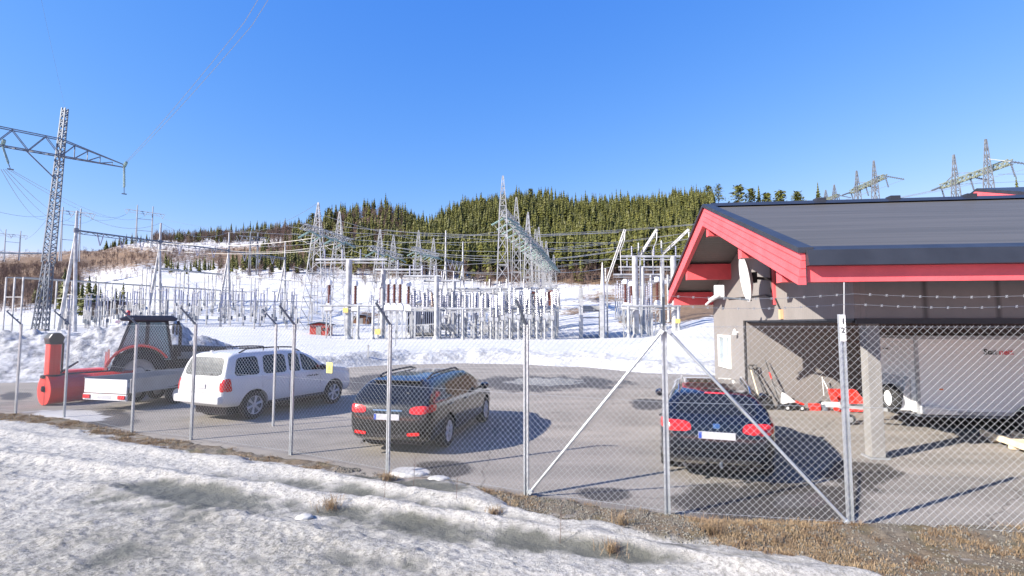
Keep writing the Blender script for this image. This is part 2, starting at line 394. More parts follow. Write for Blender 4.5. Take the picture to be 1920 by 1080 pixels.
ice = ice * .92 - .7 * R1 - .6 * R2 - .2 * R3 + (fbm(FX / .3, FY / .3, 5, 77, .65) - .5) * 1.1
lum = fbm(FX / .16, FY / .16, 4, 81); big = fbm(FX / 1.2, FY / 1.2, 3, 82); crust = fbm(FX / .06, FY / .06, 3, 83)
rough_zone = sst(.6, 2.2, d_s)
Z = .015 + sst(0, .35, d_s) * .07 + .075 * R1 + .06 * R2 + .035 * R3 - .045 * np.clip(ice, 0, 1)
Z += sst(0, .5, d_s) * ((lum - .5) * (.030 + .035 * rough_zone) + (big - .5) * .08 + (crust - .5) * .020 * (1 + rough_zone)) * (1 - .6 * np.clip(ice, 0, 1))
verge = 1 - sst(-.1, .15, d_s)
Z += verge * ((fbm(FX / .12, FY / .12, 4, 85) - .35) * .06)
Z = np.where(d_a < .3, Z * sst(.0, .3, d_a) - .03 * (1 - sst(0, .3, d_a)), Z)
m, t, b, oc = base_mat('roadside_snow', .7)
s_ = attr(t, 'snow'); i_ = attr(t, 'ice'); hh = attr(t, 'crust')
nf = noise(t, oc, 19, 10, .8); nm = noise(t, oc, 2.0, 6); nff = noise(t, oc, 55, 6, .8)
white = mixc(t, ramp(t, nf, .40, .56), (.24, .235, .215), (.50, .49, .465))
dirty = mixc(t, ramp(t, nf, .42, .56), (.11, .108, .092), (.40, .39, .355))
icy = mixc(t, ramp(t, nm, .3, .7), (.085, .088, .074), (.15, .152, .13))
icy = mixc(t, ramp(t, nf, .6, .75), icy, (.34, .34, .31))
cw = mixc(t, ramp(t, math_(t, 'ADD', attr(t, 'dirt'), math_(t, 'MULTIPLY', math_(t, 'SUBTRACT', nf, .5), .9)), .35, .75), white, dirty)
cs = mixc(t, ramp(t, math_(t, 'ADD', i_, math_(t, 'MULTIPLY', math_(t, 'SUBTRACT', nf, .5), 1.1)), .3, .7), cw, icy)
cs = mixc(t, math_(t, 'MULTIPLY', ramp(t, nff, .54, .70), .55), cs, (.11, .105, .09))
soil = mixc(t, ramp(t, nf, .35, .65), (.09, .08, .065), (.20, .18, .15))
soil = mixc(t, math_(t, 'MULTIPLY', ramp(t, noise(t, oc, 3.1, 5), .5, .62), .6), soil, (.085, .088, .045))
soil = mixc(t, ramp(t, nff, .55, .7), soil, (.30, .28, .25))
soil = mixc(t, math_(t, 'MULTIPLY', ramp(t, nm, .35, .6), .45), soil, (.16, .105, .055))
t.links.new(mixc(t, ramp(t, s_, -.04, .06), soil, cs), b.inputs['Base Color'])
t.links.new(math_(t, 'SUBTRACT', .8, math_(t, 'MULTIPLY', ramp(t, i_, .3, .8), .35)), b.inputs['Roughness'])
b.inputs['Specular IOR Level'].default_value = .3
bp = N(t, 'ShaderNodeBump', Strength=1.0, Distance=.035); t.links.new(noise(t, oc, 30, 8, .75), bp.inputs['Height']); t.links.new(bp.outputs[0], b.inputs['Normal'])
dirt = .12 + .42 * sst(1.0, 3.0, d_s) * (1 - .6 * R1 - .6 * R2) + .5 * (big - .5) + .35 * (lum - .5)
npmesh('roadside_snow', np.stack([FX, FY, Z], -1).reshape(-1, 3), gridF(*FX.shape)[:, ::-1], m, {'snow': d_s.ravel(), 'ice': ice.ravel(), 'dirt': dirt.ravel(), 'crust': crust.ravel()}, kind='structure')
def fz(X, Y):
    i = int(np.clip(round((X + 30) / 46 * 1429), 0, 1429)); tp = top[i]
    v = (tp - Y) / (tp - .8); v = max(0, min(1, v)) ** (1 / .85); return float(Z[int(v * 419), i])
# ------------------------------------------------------------------ garage building
def plank_mat(name, c, pitch=.12, depth=.5, axis=0, var=.08):
    m, t, b, oc = base_mat(name, .75)
    sp = t.nodes.new('ShaderNodeSeparateXYZ'); t.links.new(oc, sp.inputs[0])
    if axis == 9: u = math_(t, 'ADD', sp.outputs[0], sp.outputs[1])
    else: u = sp.outputs[axis]
    fr = math_(t, 'FRACT', math_(t, 'DIVIDE', u, pitch)); g = ramp(t, math_(t, 'ABSOLUTE', math_(t, 'SUBTRACT', fr, .5)), .44, .49)
    n = noise(t, oc, 1.3, 6); n2 = noise(t, oc, 9, 5)
    col = mixc(t, ramp(t, n, .3, .7), tuple(x * (1 - var) for x in c), tuple(x * (1 + var) for x in c))
    col = mixc(t, math_(t, 'MULTIPLY', ramp(t, n2, .5, .75), .25), col, tuple(x * .75 for x in c))
    t.links.new(mixc(t, math_(t, 'MULTIPLY', g, depth), col, tuple(x * .35 for x in c)), b.inputs['Base Color'])
    bp = N(t, 'ShaderNodeBump', Strength=.5, Distance=.012); bp.invert = True; t.links.new(g, bp.inputs['Height']); t.links.new(bp.outputs[0], b.inputs['Normal'])
    b.inputs['Specular IOR Level'].default_value = .2
    return m
WALL = plank_mat('grey_cladding', (.225, .213, .207), .10, .22, 9)
WALLF = plank_mat('front_panel_cladding', (.21, .205, .20), 1.22, .8, 0)
SOFF = plank_mat('soffit_boards', (.22, .205, .195), .14, .5, 1)
REDP = mat('faded_red_boards', (.70, .10, .115), .5, 0, .15, 1.9, .2, 20, spec=.4)
m, t, b, oc = base_mat('roof_felt', .9)
mp = t.nodes.new('ShaderNodeMapping'); mp.inputs['Scale'].default_value = (.08, 2.2, 1); t.links.new(oc, mp.inputs['Vector'])
c0 = mixc(t, ramp(t, noise(t, mp.outputs[0], 2.5, 7),   .38, .65), (.071, .070, .066), (.095, .092, .088))
sp = t.nodes.new('ShaderNodeSeparateXYZ'); t.links.new(oc, sp.inputs[0])
fr = math_(t, 'FRACT', math_(t, 'DIVIDE', sp.outputs[1], 1.02)); ln = ramp(t, math_(t, 'ABSOLUTE', math_(t, 'SUBTRACT', fr, .5)), .485, .495)
t.links.new(mixc(t, math_(t, 'MULTIPLY', ln, .25), c0, (.07, .07, .075)), b.inputs['Base Color']); b.inputs['Specular IOR Level'].default_value = .15
ROOF = m
ROOFE = mat('dark_roof_edge', (.028, .032, .042), .45, .2, .2, 2)
WINF = mat('white_window_frame', (.75, .75, .73), .4, 0, .04, 4)
CURT = mat('window_glass_pale', (.28, .34, .35), .08, 0, .25, 3, spec=.9, coat=.5)

BANG = rad(-6.9); BX, BY = 6.42, 9.6
def bw(s, t, z=0):
    c, s_ = math.cos(BANG), math.sin(BANG); return (BX + c * s - s_ * t, BY + s_ * s + c * t, z)
B = thing('garage_building', 'grey boarded garage with red barge boards, black felt roof and open carport', 'building', (BX, BY, 0), BANG)
LEN = 17; RT = 4.75; EZ = 3.71; RZ = 5.86; E0 = -1.35; E1 = 10.4; SL = (RZ - EZ) / (RT - E0)
def rz_(t): return RZ - abs(t - RT) * SL
wt = lambda t: rz_(t) - .36
w = MB(); w.prism([(0, 2.6), (6.1, 2.6), (6.1, -.05), (9.8, -.05), (9.8, wt(9.8)), (RT, wt(RT)), (0, wt(0))], 0, .2, 'x'); w.build('gable_wall', WALL, B)
w = MB(); w.box(.2, LEN, .003, .2, 2.6, wt(0) - .02); w.build('front_wall', WALLF, B)
w = MB(); w.box(.2, LEN, 6.1, 6.3, -.05, 2.62); w.build('carport_back_wall', WALL, B)
w = MB(); w.box(.2, LEN, 9.6, 9.798, -.05, wt(9.8) - .02); w.box(LEN - .2, LEN, .2, 9.6, -.05, 3.6); w.build('rear_wall', WALL, B)
w = MB(); w.box(.2, LEN - .2, .2, 6.1, 2.62, 2.7); w.build('carport_ceiling', SOFF, B)
w = MB(); w.box(.0, LEN, -.05, -.002, 2.5, 2.6); w.build('door_track', BLACK, B)
w = MB(); w.box(.05, .2, .2, 6.1, 2.52, 2.598); w.build('side_beam', ROOFE, B)
# roof slabs (two slopes, meeting at the ridge)
def slope(name, ta, tb, lo, hi, x0, x1, m):
    w = MB(); a, b_ = rz_(ta), rz_(tb)
    w.prism([(ta, a + lo), (tb, b_ + lo), (tb, b_ + hi), (ta, a + hi)], x0, x1, 'x'); return w.build(name, m, B)
OV = -1.46
slope('roof', E0, RT, -.12, 0, OV + .03, LEN + 1, ROOF); slope('roof', RT, E1, -.12, 0, OV + .03, LEN + 1, ROOF)
slope('soffit', E0 + .08, RT, -.30, -.123, OV + .06, LEN + .9, SOFF); slope('soffit', RT, E1 - .08, -.30, -.123, OV + .06, LEN + .9, SOFF)
w = MB()
for ta, tb in ((E0 - .06, RT), (RT, E1 + .06)):
    a, b_ = rz_(ta), rz_(tb); w.prism([(ta, a - .02), (tb, b_ - .02), (tb, b_ + .07), (ta, a + .07)], OV - .08, OV + .16, 'x')
w.build('verge_edge', ROOFE, B)
w = MB(); w.prism([(RT - .3, RZ - .06), (RT, RZ + .09), (RT + .3, RZ - .06), (RT, RZ - .02)], OV + .16, LEN + 1, 'x')
for k in range(9): w.box(1.5 + k * 1.9, 1.75 + k * 1.9, RT - .12, RT + .12, RZ + .02, RZ + .14)
w.build('ridge_cap', ROOFE, B)
w = MB(); w.prism([(E0 - .16, EZ - .26), (E0 + .02, EZ - .26), (E0 + .2, EZ + .07), (E0 + .12, EZ + .09), (E0 - .10, EZ + .0)], OV + .045, LEN + 1, 'x')
w.build('gutter', ROOFE, B)
random.seed(3)
w = MB(); w.box(OV + .045, LEN + .9, E0 + .02, E0 + .07, EZ - .52, EZ - .20); w.build('eaves_board', REDP, B)
w = MB(); w.box(OV + .2, LEN + .9, E1 - .07, E1 - .02, EZ - .12, EZ + .02 + .2); w.build('eaves_board', REDP, B)
for sd, (ta, tb) in enumerate(((E0 - .03, RT), (E1 + .03, RT))):
    w = MB()
    for k in range(4):
        d0 = .03 + k * .135; x0 = OV - .02 - .022 * k
        a, b_ = rz_(ta), rz_(tb)
        w.prism([(ta, a - d0 - .124), (tb, b_ - d0 - .124), (tb, b_ - d0), (ta, a - d0)] if sd == 0 else [(tb, b_ - d0 - .124), (ta, a - d0 - .124), (ta, a - d0), (tb, b_ - d0)], x0, OV + .04, 'x')
    w.build('barge_board', REDP, B)
    w = MB(); a, b_ = rz_(ta), rz_(tb); w.prism([(ta, a - .56), (tb, b_ - .56), (tb, b_ - .03), (ta, a - .03)], OV + .041, OV + .056, 'x'); w.build('shadow_gap_board', ROOFE, B)  # dark board behind the laps paints the shadow lines in their gaps
for tt, hh_ in ((-.25, .26), (1.95, .30), (RT, .30), (7.6, .30), (9.9, .26)):
    w = MB(); zt = rz_(tt + (.13 if tt > RT else -.13)) - .305; w.box(OV + .045, -.002, tt - .13, tt + .13, zt - hh_ - .22, zt); w.build('purlin', REDP, B)
w = MB(); w.box(-.05, -.003, 3.72, 3.88, 3.0, wt(3.8) - .05); w.build('batten', REDP, B)
# columns
for cx in (.36, 5.8, 11.2):
    w = MB(); w.box(cx - .12, cx + .12, .11, .34, .03, 2.6); c = w.build('column', CONC, B, bevel=.01)
    w = MB(); w.box(cx - .17, cx + .17, .06, .39, 0, .03); w.build('base_plate', GALVP, c)
w = MB(); w.tube((-.05, 6.13, 0), (-.05, 6.13, 2.6), .035, n=8); w.build('downpipe', BLACK, B)
w = MB(); w.box(-.02, -.002, 0, 6.1, 2.56, 2.6); w.build('drip_strip', ROOFE, B)
# windows
for (a, c) in ((7.75, 8.25), (8.3, 9.15)):
    w = MB(); w.box(-.05, -.002, a, c, .98, 1.06); w.box(-.05, -.002, a, c, 2.03, 2.11); w.box(-.05, -.002, a, a + .08, 1.06, 2.03); w.box(-.05, -.002, c - .08, c, 1.06, 2.03)
    f_ = w.build('window', WINF, B)
    w = MB(); w.box(-.025, -.004, a + .08, c - .08, 1.06, 2.03); w.build('pane', CURT, f_)
w = MB(); w.box(-.09, -.002, 6.9, 7.0, 2.2, 2.26); w.lathe([(.02, 2.34), (.04, 2.3), (.07, 2.2), (.09, 2.15), (.0, 2.14)], (-.1, 6.95, 0), n=10); w.build('wall_lamp', WPAINT, B)
w = MB(); w.box(-.07, -.002, 3.3, 3.42, 2.62, 2.86); w.build('junction_box', mat('orange_grey', (.6, .35, .2), .6), B)
w = MB(); w.path([(-.03, 3.36, 2.8), (-.03, 3.7, 3.15), (-.03, 4.4, 3.28), (-.03, 6.6, 3.32), (-.03, 7.8, 3.34)], .02); w.build('cable', BLACK, B)
# satellite dish
D = thing('satellite_dish', 'large white satellite dish on the gable wall of the garage seen edge on', 'satellite dish', bw(-.55, 3.9, 3.72), BANG)
Rm = Matrix.Rotation(rad(-8), 4, 'Z') @ Matrix.Rotation(rad(-8), 4, 'Y')
pr = [(.001, 0)] + [(r, -.16 * (r / .62) ** 2) for r in np.linspace(.06, .62, 9)]
pr = pr + [(.63, -.155)] + [(r, -.16 * (r / .62) ** 2 + .022) for r in np.linspace(.61, .05, 8)] + [(.001, .022)]
w = MB(); w.lathe(pr, axis='x', n=40); w.rot(Rm); w.build('reflector', WPAINT, D, smooth=True)
w = MB(); w.bar((.03, 0, 0), (.52, -.02, -.05), .07); w.box(.02, .12, -.12, .12, -.14, .14); w.tube((.5, -.02, -.4), (.5, -.02, .3), .03); w.build('wall_bracket', BLACK, D)
w = MB(); w.tube((0.0, 0, -.6), (-.80, .10, -.50), .022); w.tube((-.12, .1, -.58), (-.80, .10, -.50), .014); w.build('feed_arm', GALVD, D)
w = MB(); w.box(-.92, -.66, .06, .16, -.52, -.18); w.build('feed_housing', WPAINT, D, bevel=.03)
w = MB(); w.tube((-1.05, .1, -.6), (-.8, .1, -.45), .06, n=12); w.tube((-1.15, .1, -.72), (-1.0, .1, -.58), .03, n=8); w.build('converter', WPAINT, D)
# hall behind
H2 = thing('rear_hall', 'black roofed hall with red gable edge just showing above the garage roof', 'building', (26.0, 24, 0), BANG)
w = MB(); w.box(.6, 16, .6, 9.4, -.05, 8.45); w.build('wall', WALL, H2)
w = MB(); w.prism([(0, 8.45), (5, 10.07), (10, 8.45), (10, 8.65), (5, 10.27), (0, 8.65)], .1, 17, 'x'); w.build('roof', ROOFE, H2)
w = MB(); w.prism([(0, 8.15), (5, 9.77), (10, 8.15), (10, 8.45), (5, 10.07), (0, 8.45)], 0, .1, 'x'); w.build('barge_board', REDP, H2)

# ------------------------------------------------------------------ fence
GH = 2.5
posts_px = [(29, 775), (120, 782), (247, 812), (358, 825), (545, 853), (727, 888), (987, 930), (1252, 968), (1595, 990)]
PP = [Vector(gp(*p) + (0,)) for p in posts_px]
PP = [PP[0] + (PP[0] - PP[1]) * 2.0, PP[0] + (PP[0] - PP[1])] + PP + [Vector((6.6, 6.08, 0)), Vector((9.2, 5.95, 0)), Vector((11.8, 5.9, 0)), Vector((14.4, 5.9, 0))]
FN = thing('chain_link_fence', 'galvanised chain link fence with slanted barbed wire arms along the road', 'fence', (0, 0, 0))
def post_mesh(h, w_=.065):
    q = MB(); a = w_ / 2
    q.box(-a, -a + .022, -.02, .02, -.3, h); q.box(a - .022, a, -.02, .02, -.3, h); q.box(-a + .02, a - .02, .004, .018, -.3, h - .002)
    for k in range(int(h / .1)): q.box(-.007, .007, -.001, .005, .05 + k * .1, .09 + k * .1)
    return q
def outdir(i):
    a = PP[max(0, i - 1)]; b_ = PP[min(len(PP) - 1, i + 1)]; d = (b_ - a).normalized(); return Vector((d.y, -d.x, 0)) if True else None
PTOP = []
for i, p in enumerate(PP):
    o_ = outdir(i)
    if o_.y > 0: o_ = -o_
    h = GH + (.12 if i == 10 else 0)
    po = post_mesh(h, .075 if i in (8, 9, 10) else .06).build('post', GALV, FN); po.location = p + Vector((0, 0, 0)); po.rotation_euler = (0, 0, math.atan2(-o_.x, o_.y) + math.pi)
    A = Vector((0, 0, GH - .02)); L = .50
    if i != 10:
        w = MB(); e = A + Vector((0, .36, .37)); w.tube(A, e, .022, .02, n=4, rot=.5)
        for k in (.3, .65, .97): w.box(-.012, .012, .36 * k - .03, .36 * k, GH - .02 + .37 * k + .01, GH + .03 + .37 * k)
        w.rot(Matrix.Rotation(math.pi, 4, 'Z') if True else Matrix())
        am = w.build('arm', GALVD, po); am.rotation_euler = (0, 0, math.pi if math.cos(po.rotation_euler.z) > 0 and False else 0)
        PTOP.append([p + o_ * .36 * k + Vector((0, 0, GH + .37 * k)) for k in (.3, .65, .97)])
    else:
        w = MB(); w.tube((.03, .0, GH), (.03, -.05, GH + .52), .008); w.build('arm', GALVP, po)
        w = MB(); w.box(-.035, .035, -.031, -.0265, GH - .22, GH + .11)
        tg = w.build('number_tag', WPAINT, po)
        PTOP.append([p + o_ * .36 * k + Vector((0, 0, GH + .37 * k)) for k in (.3, .65, .97)])
def text(body, size, m, parent, loc, rot, name, bold=0.0):
    cu = bpy.data.curves.new(name, 'FONT'); cu.body = body; cu.size = size; cu.extrude = .001; cu.offset = bold; cu.resolution_u = 3
    to = bpy.data.objects.new('tmp_text', cu); COL.objects.link(to); bpy.context.view_layer.update()
    me = bpy.data.meshes.new_from_object(to.evaluated_get(bpy.context.evaluated_depsgraph_get()))
    bpy.data.objects.remove(to); me.materials.clear(); me.materials.append(m)
    o = bpy.data.objects.new(name, me); COL.objects.link(o); o.parent = parent; o.location = loc; o.rotation_euler = rot; return o
BLKT = mat('black_lettering', (.015, .015, .015), .6, 0, 0); REDT = mat('red_lettering', (.62, .02, .03), .6, 0, 0)
text('1', .10, BLKT, tg, (-.018, -.033, GH + .0), (rad(90), 0, 0), 'numeral', .002)
text('2', .09, BLKT, tg, (-.022, -.033, GH - .11), (rad(90), 0, 0), 'numeral', .002)
# woven wire between the posts: two families of slanted strands and three line wires
def strands(p, q, h0, h1, pitch=.088, r=.0018):
    d = q - p; Lh = d.length; d.normalize(); nrm = Vector((d.y, -d.x, 0)); w = MB(); Hh = h1 - h0
    if nrm.y > 0: nrm = -nrm
    n = int((Lh + Hh) / pitch) + 1
    for s in (1, -1):
        for k in range(n):
            off = -Hh + (k + .5) * pitch if s == 1 else (k + .5) * pitch
            # line: x = off + s*(z-h0)
            z0, z1 = h0, h1
            x0 = off; x1 = off + s * Hh
            if s == 1:
                if x0 < 0: z0 = h0 - off; x0 = 0
                if x1 > Lh: z1 = h0 + (Lh - off); x1 = Lh
            else:
                if x0 > Lh: z0 = h0 + (off - Lh); x0 = Lh
                if x1 < 0: z1 = h0 + off; x1 = 0
            if z1 - z0 < .02: continue
            o_ = nrm * (.034 + .002 * s)
            a = p + d * x0 + o_; a = Vector((a.x, a.y, z0)); b_ = p + d * x1 + o_; b_ = Vector((b_.x, b_.y, z1))
            w.tube(a, b_, r, n=3, caps=False)
    for z in (h0 + .02, (h0 + h1) / 2 + .2, h1 - .02):
        w.tube(Vector((p.x, p.y, z)) + nrm * .03, Vector((q.x, q.y, z)) + nrm * .03, .0025, n=3, caps=False)
    return w
for i in range(len(PP) - 1):
    strands(PP[i], PP[i + 1], .06, GH - .02).build('mesh_panel', WIREM, FN, fix=False)
for k in (1, 2):
    w = MB()
    for i in range(len(PP) - 1):
        a, b_ = PTOP[i][k], PTOP[i + 1][k]; n = max(2, int((b_ - a).length / .17))
        pts = [a.lerp(b_, j / n) - Vector((0, 0, .05 * math.sin(math.pi * j / n))) for j in range(n + 1)]
        w.path(pts, .0022, n=3)
        for j in range(1, n):
            c = pts[j]; w.bar(c + Vector((-.012, 0, -.014)), c + Vector((.012, 0, .014)), .005); w.bar(c + Vector((-.01, 0, .014)), c + Vector((.01, 0, -.014)), .005)
    w.build('barbed_wire', WIREM, FN, fix=False)
def brace(a, b_):
    w = MB(); w.tube(a, b_, .02, n=8); w.bar(a, a.lerp(b_, .02), .06); w.bar(b_, b_.lerp(a, .02), .06); w.build('brace', GALV, FN)
dd = Vector((0, -.06, 0))
brace(PP[9] + Vector((-.03, -.06, 2.42)), PP[8] + Vector((.04, -.06, .06))); brace(PP[9] + Vector((.03, -.06, 2.42)), PP[10] + Vector((-.05, -.06, .06)))
PO2 = thing('fence_post', 'lone steel post with slanted arm standing behind the fence near the white estate car', 'post', Vector(gp(512, 799) + (0,)), rad(-25))
post_mesh(2.5, .05).build('upright', GALV, PO2)
w = MB(); w.tube((0, 0, 2.48), (-.1, -.34, 2.86), .022, n=4, rot=.5); w.build('arm', GALVD, PO2)
# yellow notice on the mesh
a_ = PP[6].lerp(PP[7], .42)
SG = thing('warning_notice', 'small yellow notice hung on the chain link in front of the white estate car', 'sign', (a_.x, a_.y - .06, 0), math.atan2(PP[7].y - PP[6].y, PP[7].x - PP[6].x))
zc = pd(620, 689, a_.y).z
w = MB(); w.box(-.075, .075, -.004, .004, zc - .095, zc + .095); w.build('plate', mat('yellow_sign', (.80, .72, .16), .5, 0, .06, 20), SG, bevel=.002)
w = MB(); w.prism([(-.045, zc - .04), (.045, zc - .04), (0, zc + .045)], -.0065, -.0045, 'y'); w.box(-.04, .04, -.0065, -.0045, zc - .075, zc - .065); w.build('pictogram', mat('sign_ink', (.45, .38, .08), .6, 0, 0), SG)
# marker stake at the snow edge
x_, y_ = gp(690, 684)
w = MB(); w.box(-.05, .05, -.02, .02, 0, 1.25); w.lathe([(.04, 1.25), (.02, 1.28), (.001, 1.3)], n=8)
tag(w.build('marker_post', GALVP), 'short grey marker post at the snow edge behind the middle black car', 'post').location = (x_, y_, -.05)
x_, y_ = gp(742, 690)
w = MB(); w.tube((0, 0, -.1), (0, 0, .9), .022, n=6); w.box(-.05, .05, -.01, .01, .7, .9)
tag(w.build('marker_post', GALVD), 'thin marker stick in the snow bank left of the tall white stakes', 'post').location = pd(742, 640, 33) - Vector((0, 0, .2))

# ------------------------------------------------------------------ box trailer in the carport
SIDEM = plank_mat('trailer_panel_white', (.74, .75, .75), 50, 0, 0, .03)
TR = thing('box_trailer', 'tall white box trailer with spare wheel on its drawbar inside the carport', 'trailer', bw(2.66, 2.72), BANG)
w = MB(); w.box(0, 5.6, 0, 1.75, .44, 2.2); w.build('body', SIDEM, TR, bevel=.03)
w = MB()
for (x, y) in ((0, 0), (0, 1.75), (5.6, 0)): w.box(x - .015, x + .05, y - .012, y + .05, .42, 2.22) if y == 0 else w.box(x - .015, x + .05, y - .04, y + .012, .42, 2.22)
w.box(.05, 5.6, -.012, .01, 2.14, 2.22); w.box(.05, 5.6, -.012, .01, .42, .50); w.box(-.014, 0, .05, 1.7, 2.14, 2.22); w.build('edge_profile', GALVP, TR)
w = MB(); w.box(.1, 5.5, .1, 1.65, .34, .44); w.build('chassis', GALVD, TR)
w = MB(); w.bar((.3, .25, .42), (-1.35, .86, .44), .07); w.bar((.3, 1.5, .42), (-1.35, .9, .44), .07); w.build('drawbar', GALVP, TR)
w = MB(); w.box(-1.62, -1.3, .82, .94, .42, .54); w.tube((-1.7, .88, .5), (-1.3, .88, .48), .04); w.tube((-1.2, .88, .5), (-1.2, .88, .95), .02); w.build('coupling', WPAINT, TR)
def simple_wheel(parent, loc, R, wd, axis='y', name='wheel', rm=None):
    tw = MB(); tw.lathe([(R * .62, -wd / 2), (R * .93, -wd / 2), (R, -wd * .3), (R, wd * .3), (R * .93, wd / 2), (R * .62, wd / 2), (R * .55, wd * .3), (R * .55, -wd * .3)], axis=axis, n=28, loop=True)
    o = tw.build(name, RUBBER, parent, smooth=True); o.location = loc
    rw = MB(); rw.lathe([(.001, -wd * .30), (R * .2, -wd * .32), (R * .3, -wd * .2), (R * .55, -wd * .22), (R * .62, -wd * .42), (R * .63, -wd * .3), (R * .63, wd * .3), (R * .2, wd * .2), (.001, wd * .2)], axis=axis, n=28)
    rw.build('rim', rm or RIM, o, smooth=True)
    return o
o = simple_wheel(TR, (-.32, .50, .72), .34, .17, 'x', 'spare_wheel', WPAINT)
o = simple_wheel(TR, (-1.1, .80, .13), .13, .07, 'y', 'jockey_wheel', GALVP)
w = MB(); w.tube((-1.1, .88, .14), (-1.1, .88, .75), .03); w.tube((-1.1, .80, .13), (-1.1, .92, .13), .015); w.build('jockey_stem', GALVP, TR)
for (x, y) in ((2.3, .02), (3.05, .02), (2.3, 1.72), (3.05, 1.72)):
    simple_wheel(TR, (x, y, .31), .31, .18)
w = MB()
for k in range(12):
    a0, a1 = rad(10 + k * 13.3), rad(10 + (k + 1) * 13.3)
    for cx in (2.3, 3.05): w.add([(cx + .36 * math.cos(a0), -.1, .31 + .36 * math.sin(a0)), (cx + .36 * math.cos(a1), -.1, .31 + .36 * math.sin(a1)), (cx + .36 * math.cos(a1), .1, .31 + .36 * math.sin(a1)), (cx + .36 * math.cos(a0), .1, .31 + .36 * math.sin(a0))], [(0, 1, 2, 3)])
w.build('mudguard', BLACK, TR, fix=False)
w = MB(); w.prism([(.02, .44), (.75, .44), (.70, .52), (.35, .62), (.02, .62)], -.16, -.013, 'y'); w.build('step', WPAINT, TR, bevel=.02)
w = MB(); w.prism([(-.24, .46), (-.002, .46), (-.002, 1.25), (-.12, 1.05)], .25, 1.5, 'y'); w.build('sunlit_wedge', WPAINT, TR, bevel=.02)  # white wedge added to stand in for the sunlit patch on the front face
SW = .32
t1_ = text('Stat', .18, BLKT, TR, (1.42, -.016, 1.80), (rad(90), 0, 0), 'lettering', .004)
text('nett', .18, REDT, TR, (1.42 + SW, -.016, 1.80), (rad(90), 0, 0), 'lettering', .004)
text('Statnett', .07, BLKT, TR, (-.018, 1.25, 1.86), (rad(90), 0, rad(-90)), 'lettering', .002)
w = MB(); w.box(.45, .53, -.014, -.001, .98, 1.01); w.build('side_marker', ORANGE, TR)

# ------------------------------------------------------------------ timber frame (pallet) at the right
x0, y0 = gp(1838, 822); x1, y1 = gp(1975, 872)
PT = thing('timber_pallet', 'long pallet of pale new timber lying on the asphalt before the carport', 'pallet', (x0, y0, 0), math.atan2(y1 - y0, x1 - x0))
for y in (0, .55, 1.1):
    w = MB(); w.box(0, 2.6, y, y + .05, .08, .20); w.build('rail', WOOD, PT)
for x in (.35, 1.0, 1.65, 2.3):
    w = MB(); w.box(x, x + .1, -.02, 1.17, .015, .078); w.build('cross_bearer', WOOD, PT)
w = MB(); w.box(.2, 2.6, .08, .53, .08, .13); w.build('board', WOOD, PT)

# ------------------------------------------------------------------ tools at the carport wall
def W3(px, py, off=.15):     # foot point on the asphalt near the carport back wall
    c, s_ = math.cos(BANG), math.sin(BANG); tl = 6.1 - off - .28
    for k in range(400):
        x, y, z_ = bw(.05 + k * .02, tl)
        if 960 + 960 * x / (y * CP - CAMH * SP) >= px: break
    return Vector((x, y, 0))
def tooled(name, label, cat, px, py): return thing(name, label, cat, W3(px, py), BANG)
def shovel(px, py, lab, pale, lean=.25, wscale=1.0, tilt=.12):
    T = tooled('snow_shovel', lab, 'shovel', px, py)
    w = MB(); a = Vector((0, 0, .32)); b_ = Vector((-tilt, lean, 1.12)); w.tube(a, b_, .018, n=8); w.build('shaft', WOOD if pale else BLACK, T)
    w = MB(); w.path([b_, b_ + Vector((-.06, .02, .05)), b_ + Vector((-.06, .04, .14)), b_ + Vector((.05, .04, .14)), b_ + Vector((.05, .02, .05)), b_], .016); w.build('handle', BLACK, T)
    w = MB(); n = 7
    vs = []
    for r in range(4):
        for k in range(n):
            u = (k / (n - 1) - .5); vs.append((u * .40 * wscale, .04 * r - .10 * (1 - (2 * u) ** 2) * .5 - .05, .02 + r * .12))
    w.add(vs, [(r * n + k, r * n + k + 1, (r + 1) * n + k + 1, (r + 1) * n + k) for r in range(3) for k in range(n - 1)])
    o = w.build('blade', BLACK, T, smooth=True); md = o.modifiers.new('s', 'SOLIDIFY'); md.thickness = .012
shovel(1424, 754, 'black snow shovel with pale wooden shaft leaning at the garage corner', True)
shovel(1437, 757, 'all black snow shovel with dark shaft right beside the wooden shafted one', False, .3, .9, .18)
T = tooled('boot_scraper', 'low black bucket lying beside the downpipe of the garage', 'bucket', 1410, 764)
w = MB(); w.lathe([(.001, .005), (.13, .005), (.17, .16), (.175, .16), (.165, .155), (.12, .02), (.001, .02)], n=16); w.build('bucket_shell', BLACK, T, smooth=True)
T = tooled('broom', 'tall black broom with red collar leaning against the carport wall', 'broom', 1459, 750)
w = MB(); w.tube((.08, 0, .1), (-.20, .32, 1.42), .014, n=6); w.build('stick', BLACK, T)
w = MB(); w.tube((-.085, .19, .87), (-.125, .235, 1.06), .022, n=8); w.build('collar', RED, T)
w = MB(); w.prism([(-.06, .0), (.22, .0), (.17, .14), (-.01, .14)], -.04, .05, 'y'); w.build('brush_head', BLACK, T)
T = tooled('lawn_mower', 'small red lawn mower with white grass bag by the carport wall', 'mower', 1484, 754)
w = MB(); w.prism([(-.26, .08), (.3, .08), (.33, .2), (.2, .28), (-.2, .28), (-.28, .2)], -.2, .2, 'y'); w.build('deck', BLACK, T, bevel=.03); T.scale = (.8, .8, .8)
w = MB(); w.prism([(.05, .285), (.34, .19), (.36, .26), (.1, .36)], -.21, .21, 'y'); w.build('hood', RED, T, bevel=.02)
w = MB(); w.lathe([(.001, .42), (.09, .42), (.13, .36), (.13, .28)], n=12); w.build('engine', BLACK, T)
w = MB(); w.tube((-.18, 0, .25), (-.62, .2, .95), .012); w.tube((.1, .16, .25), (-.55, .28, .95), .012); w.build('handle_bar', GALVP, T)
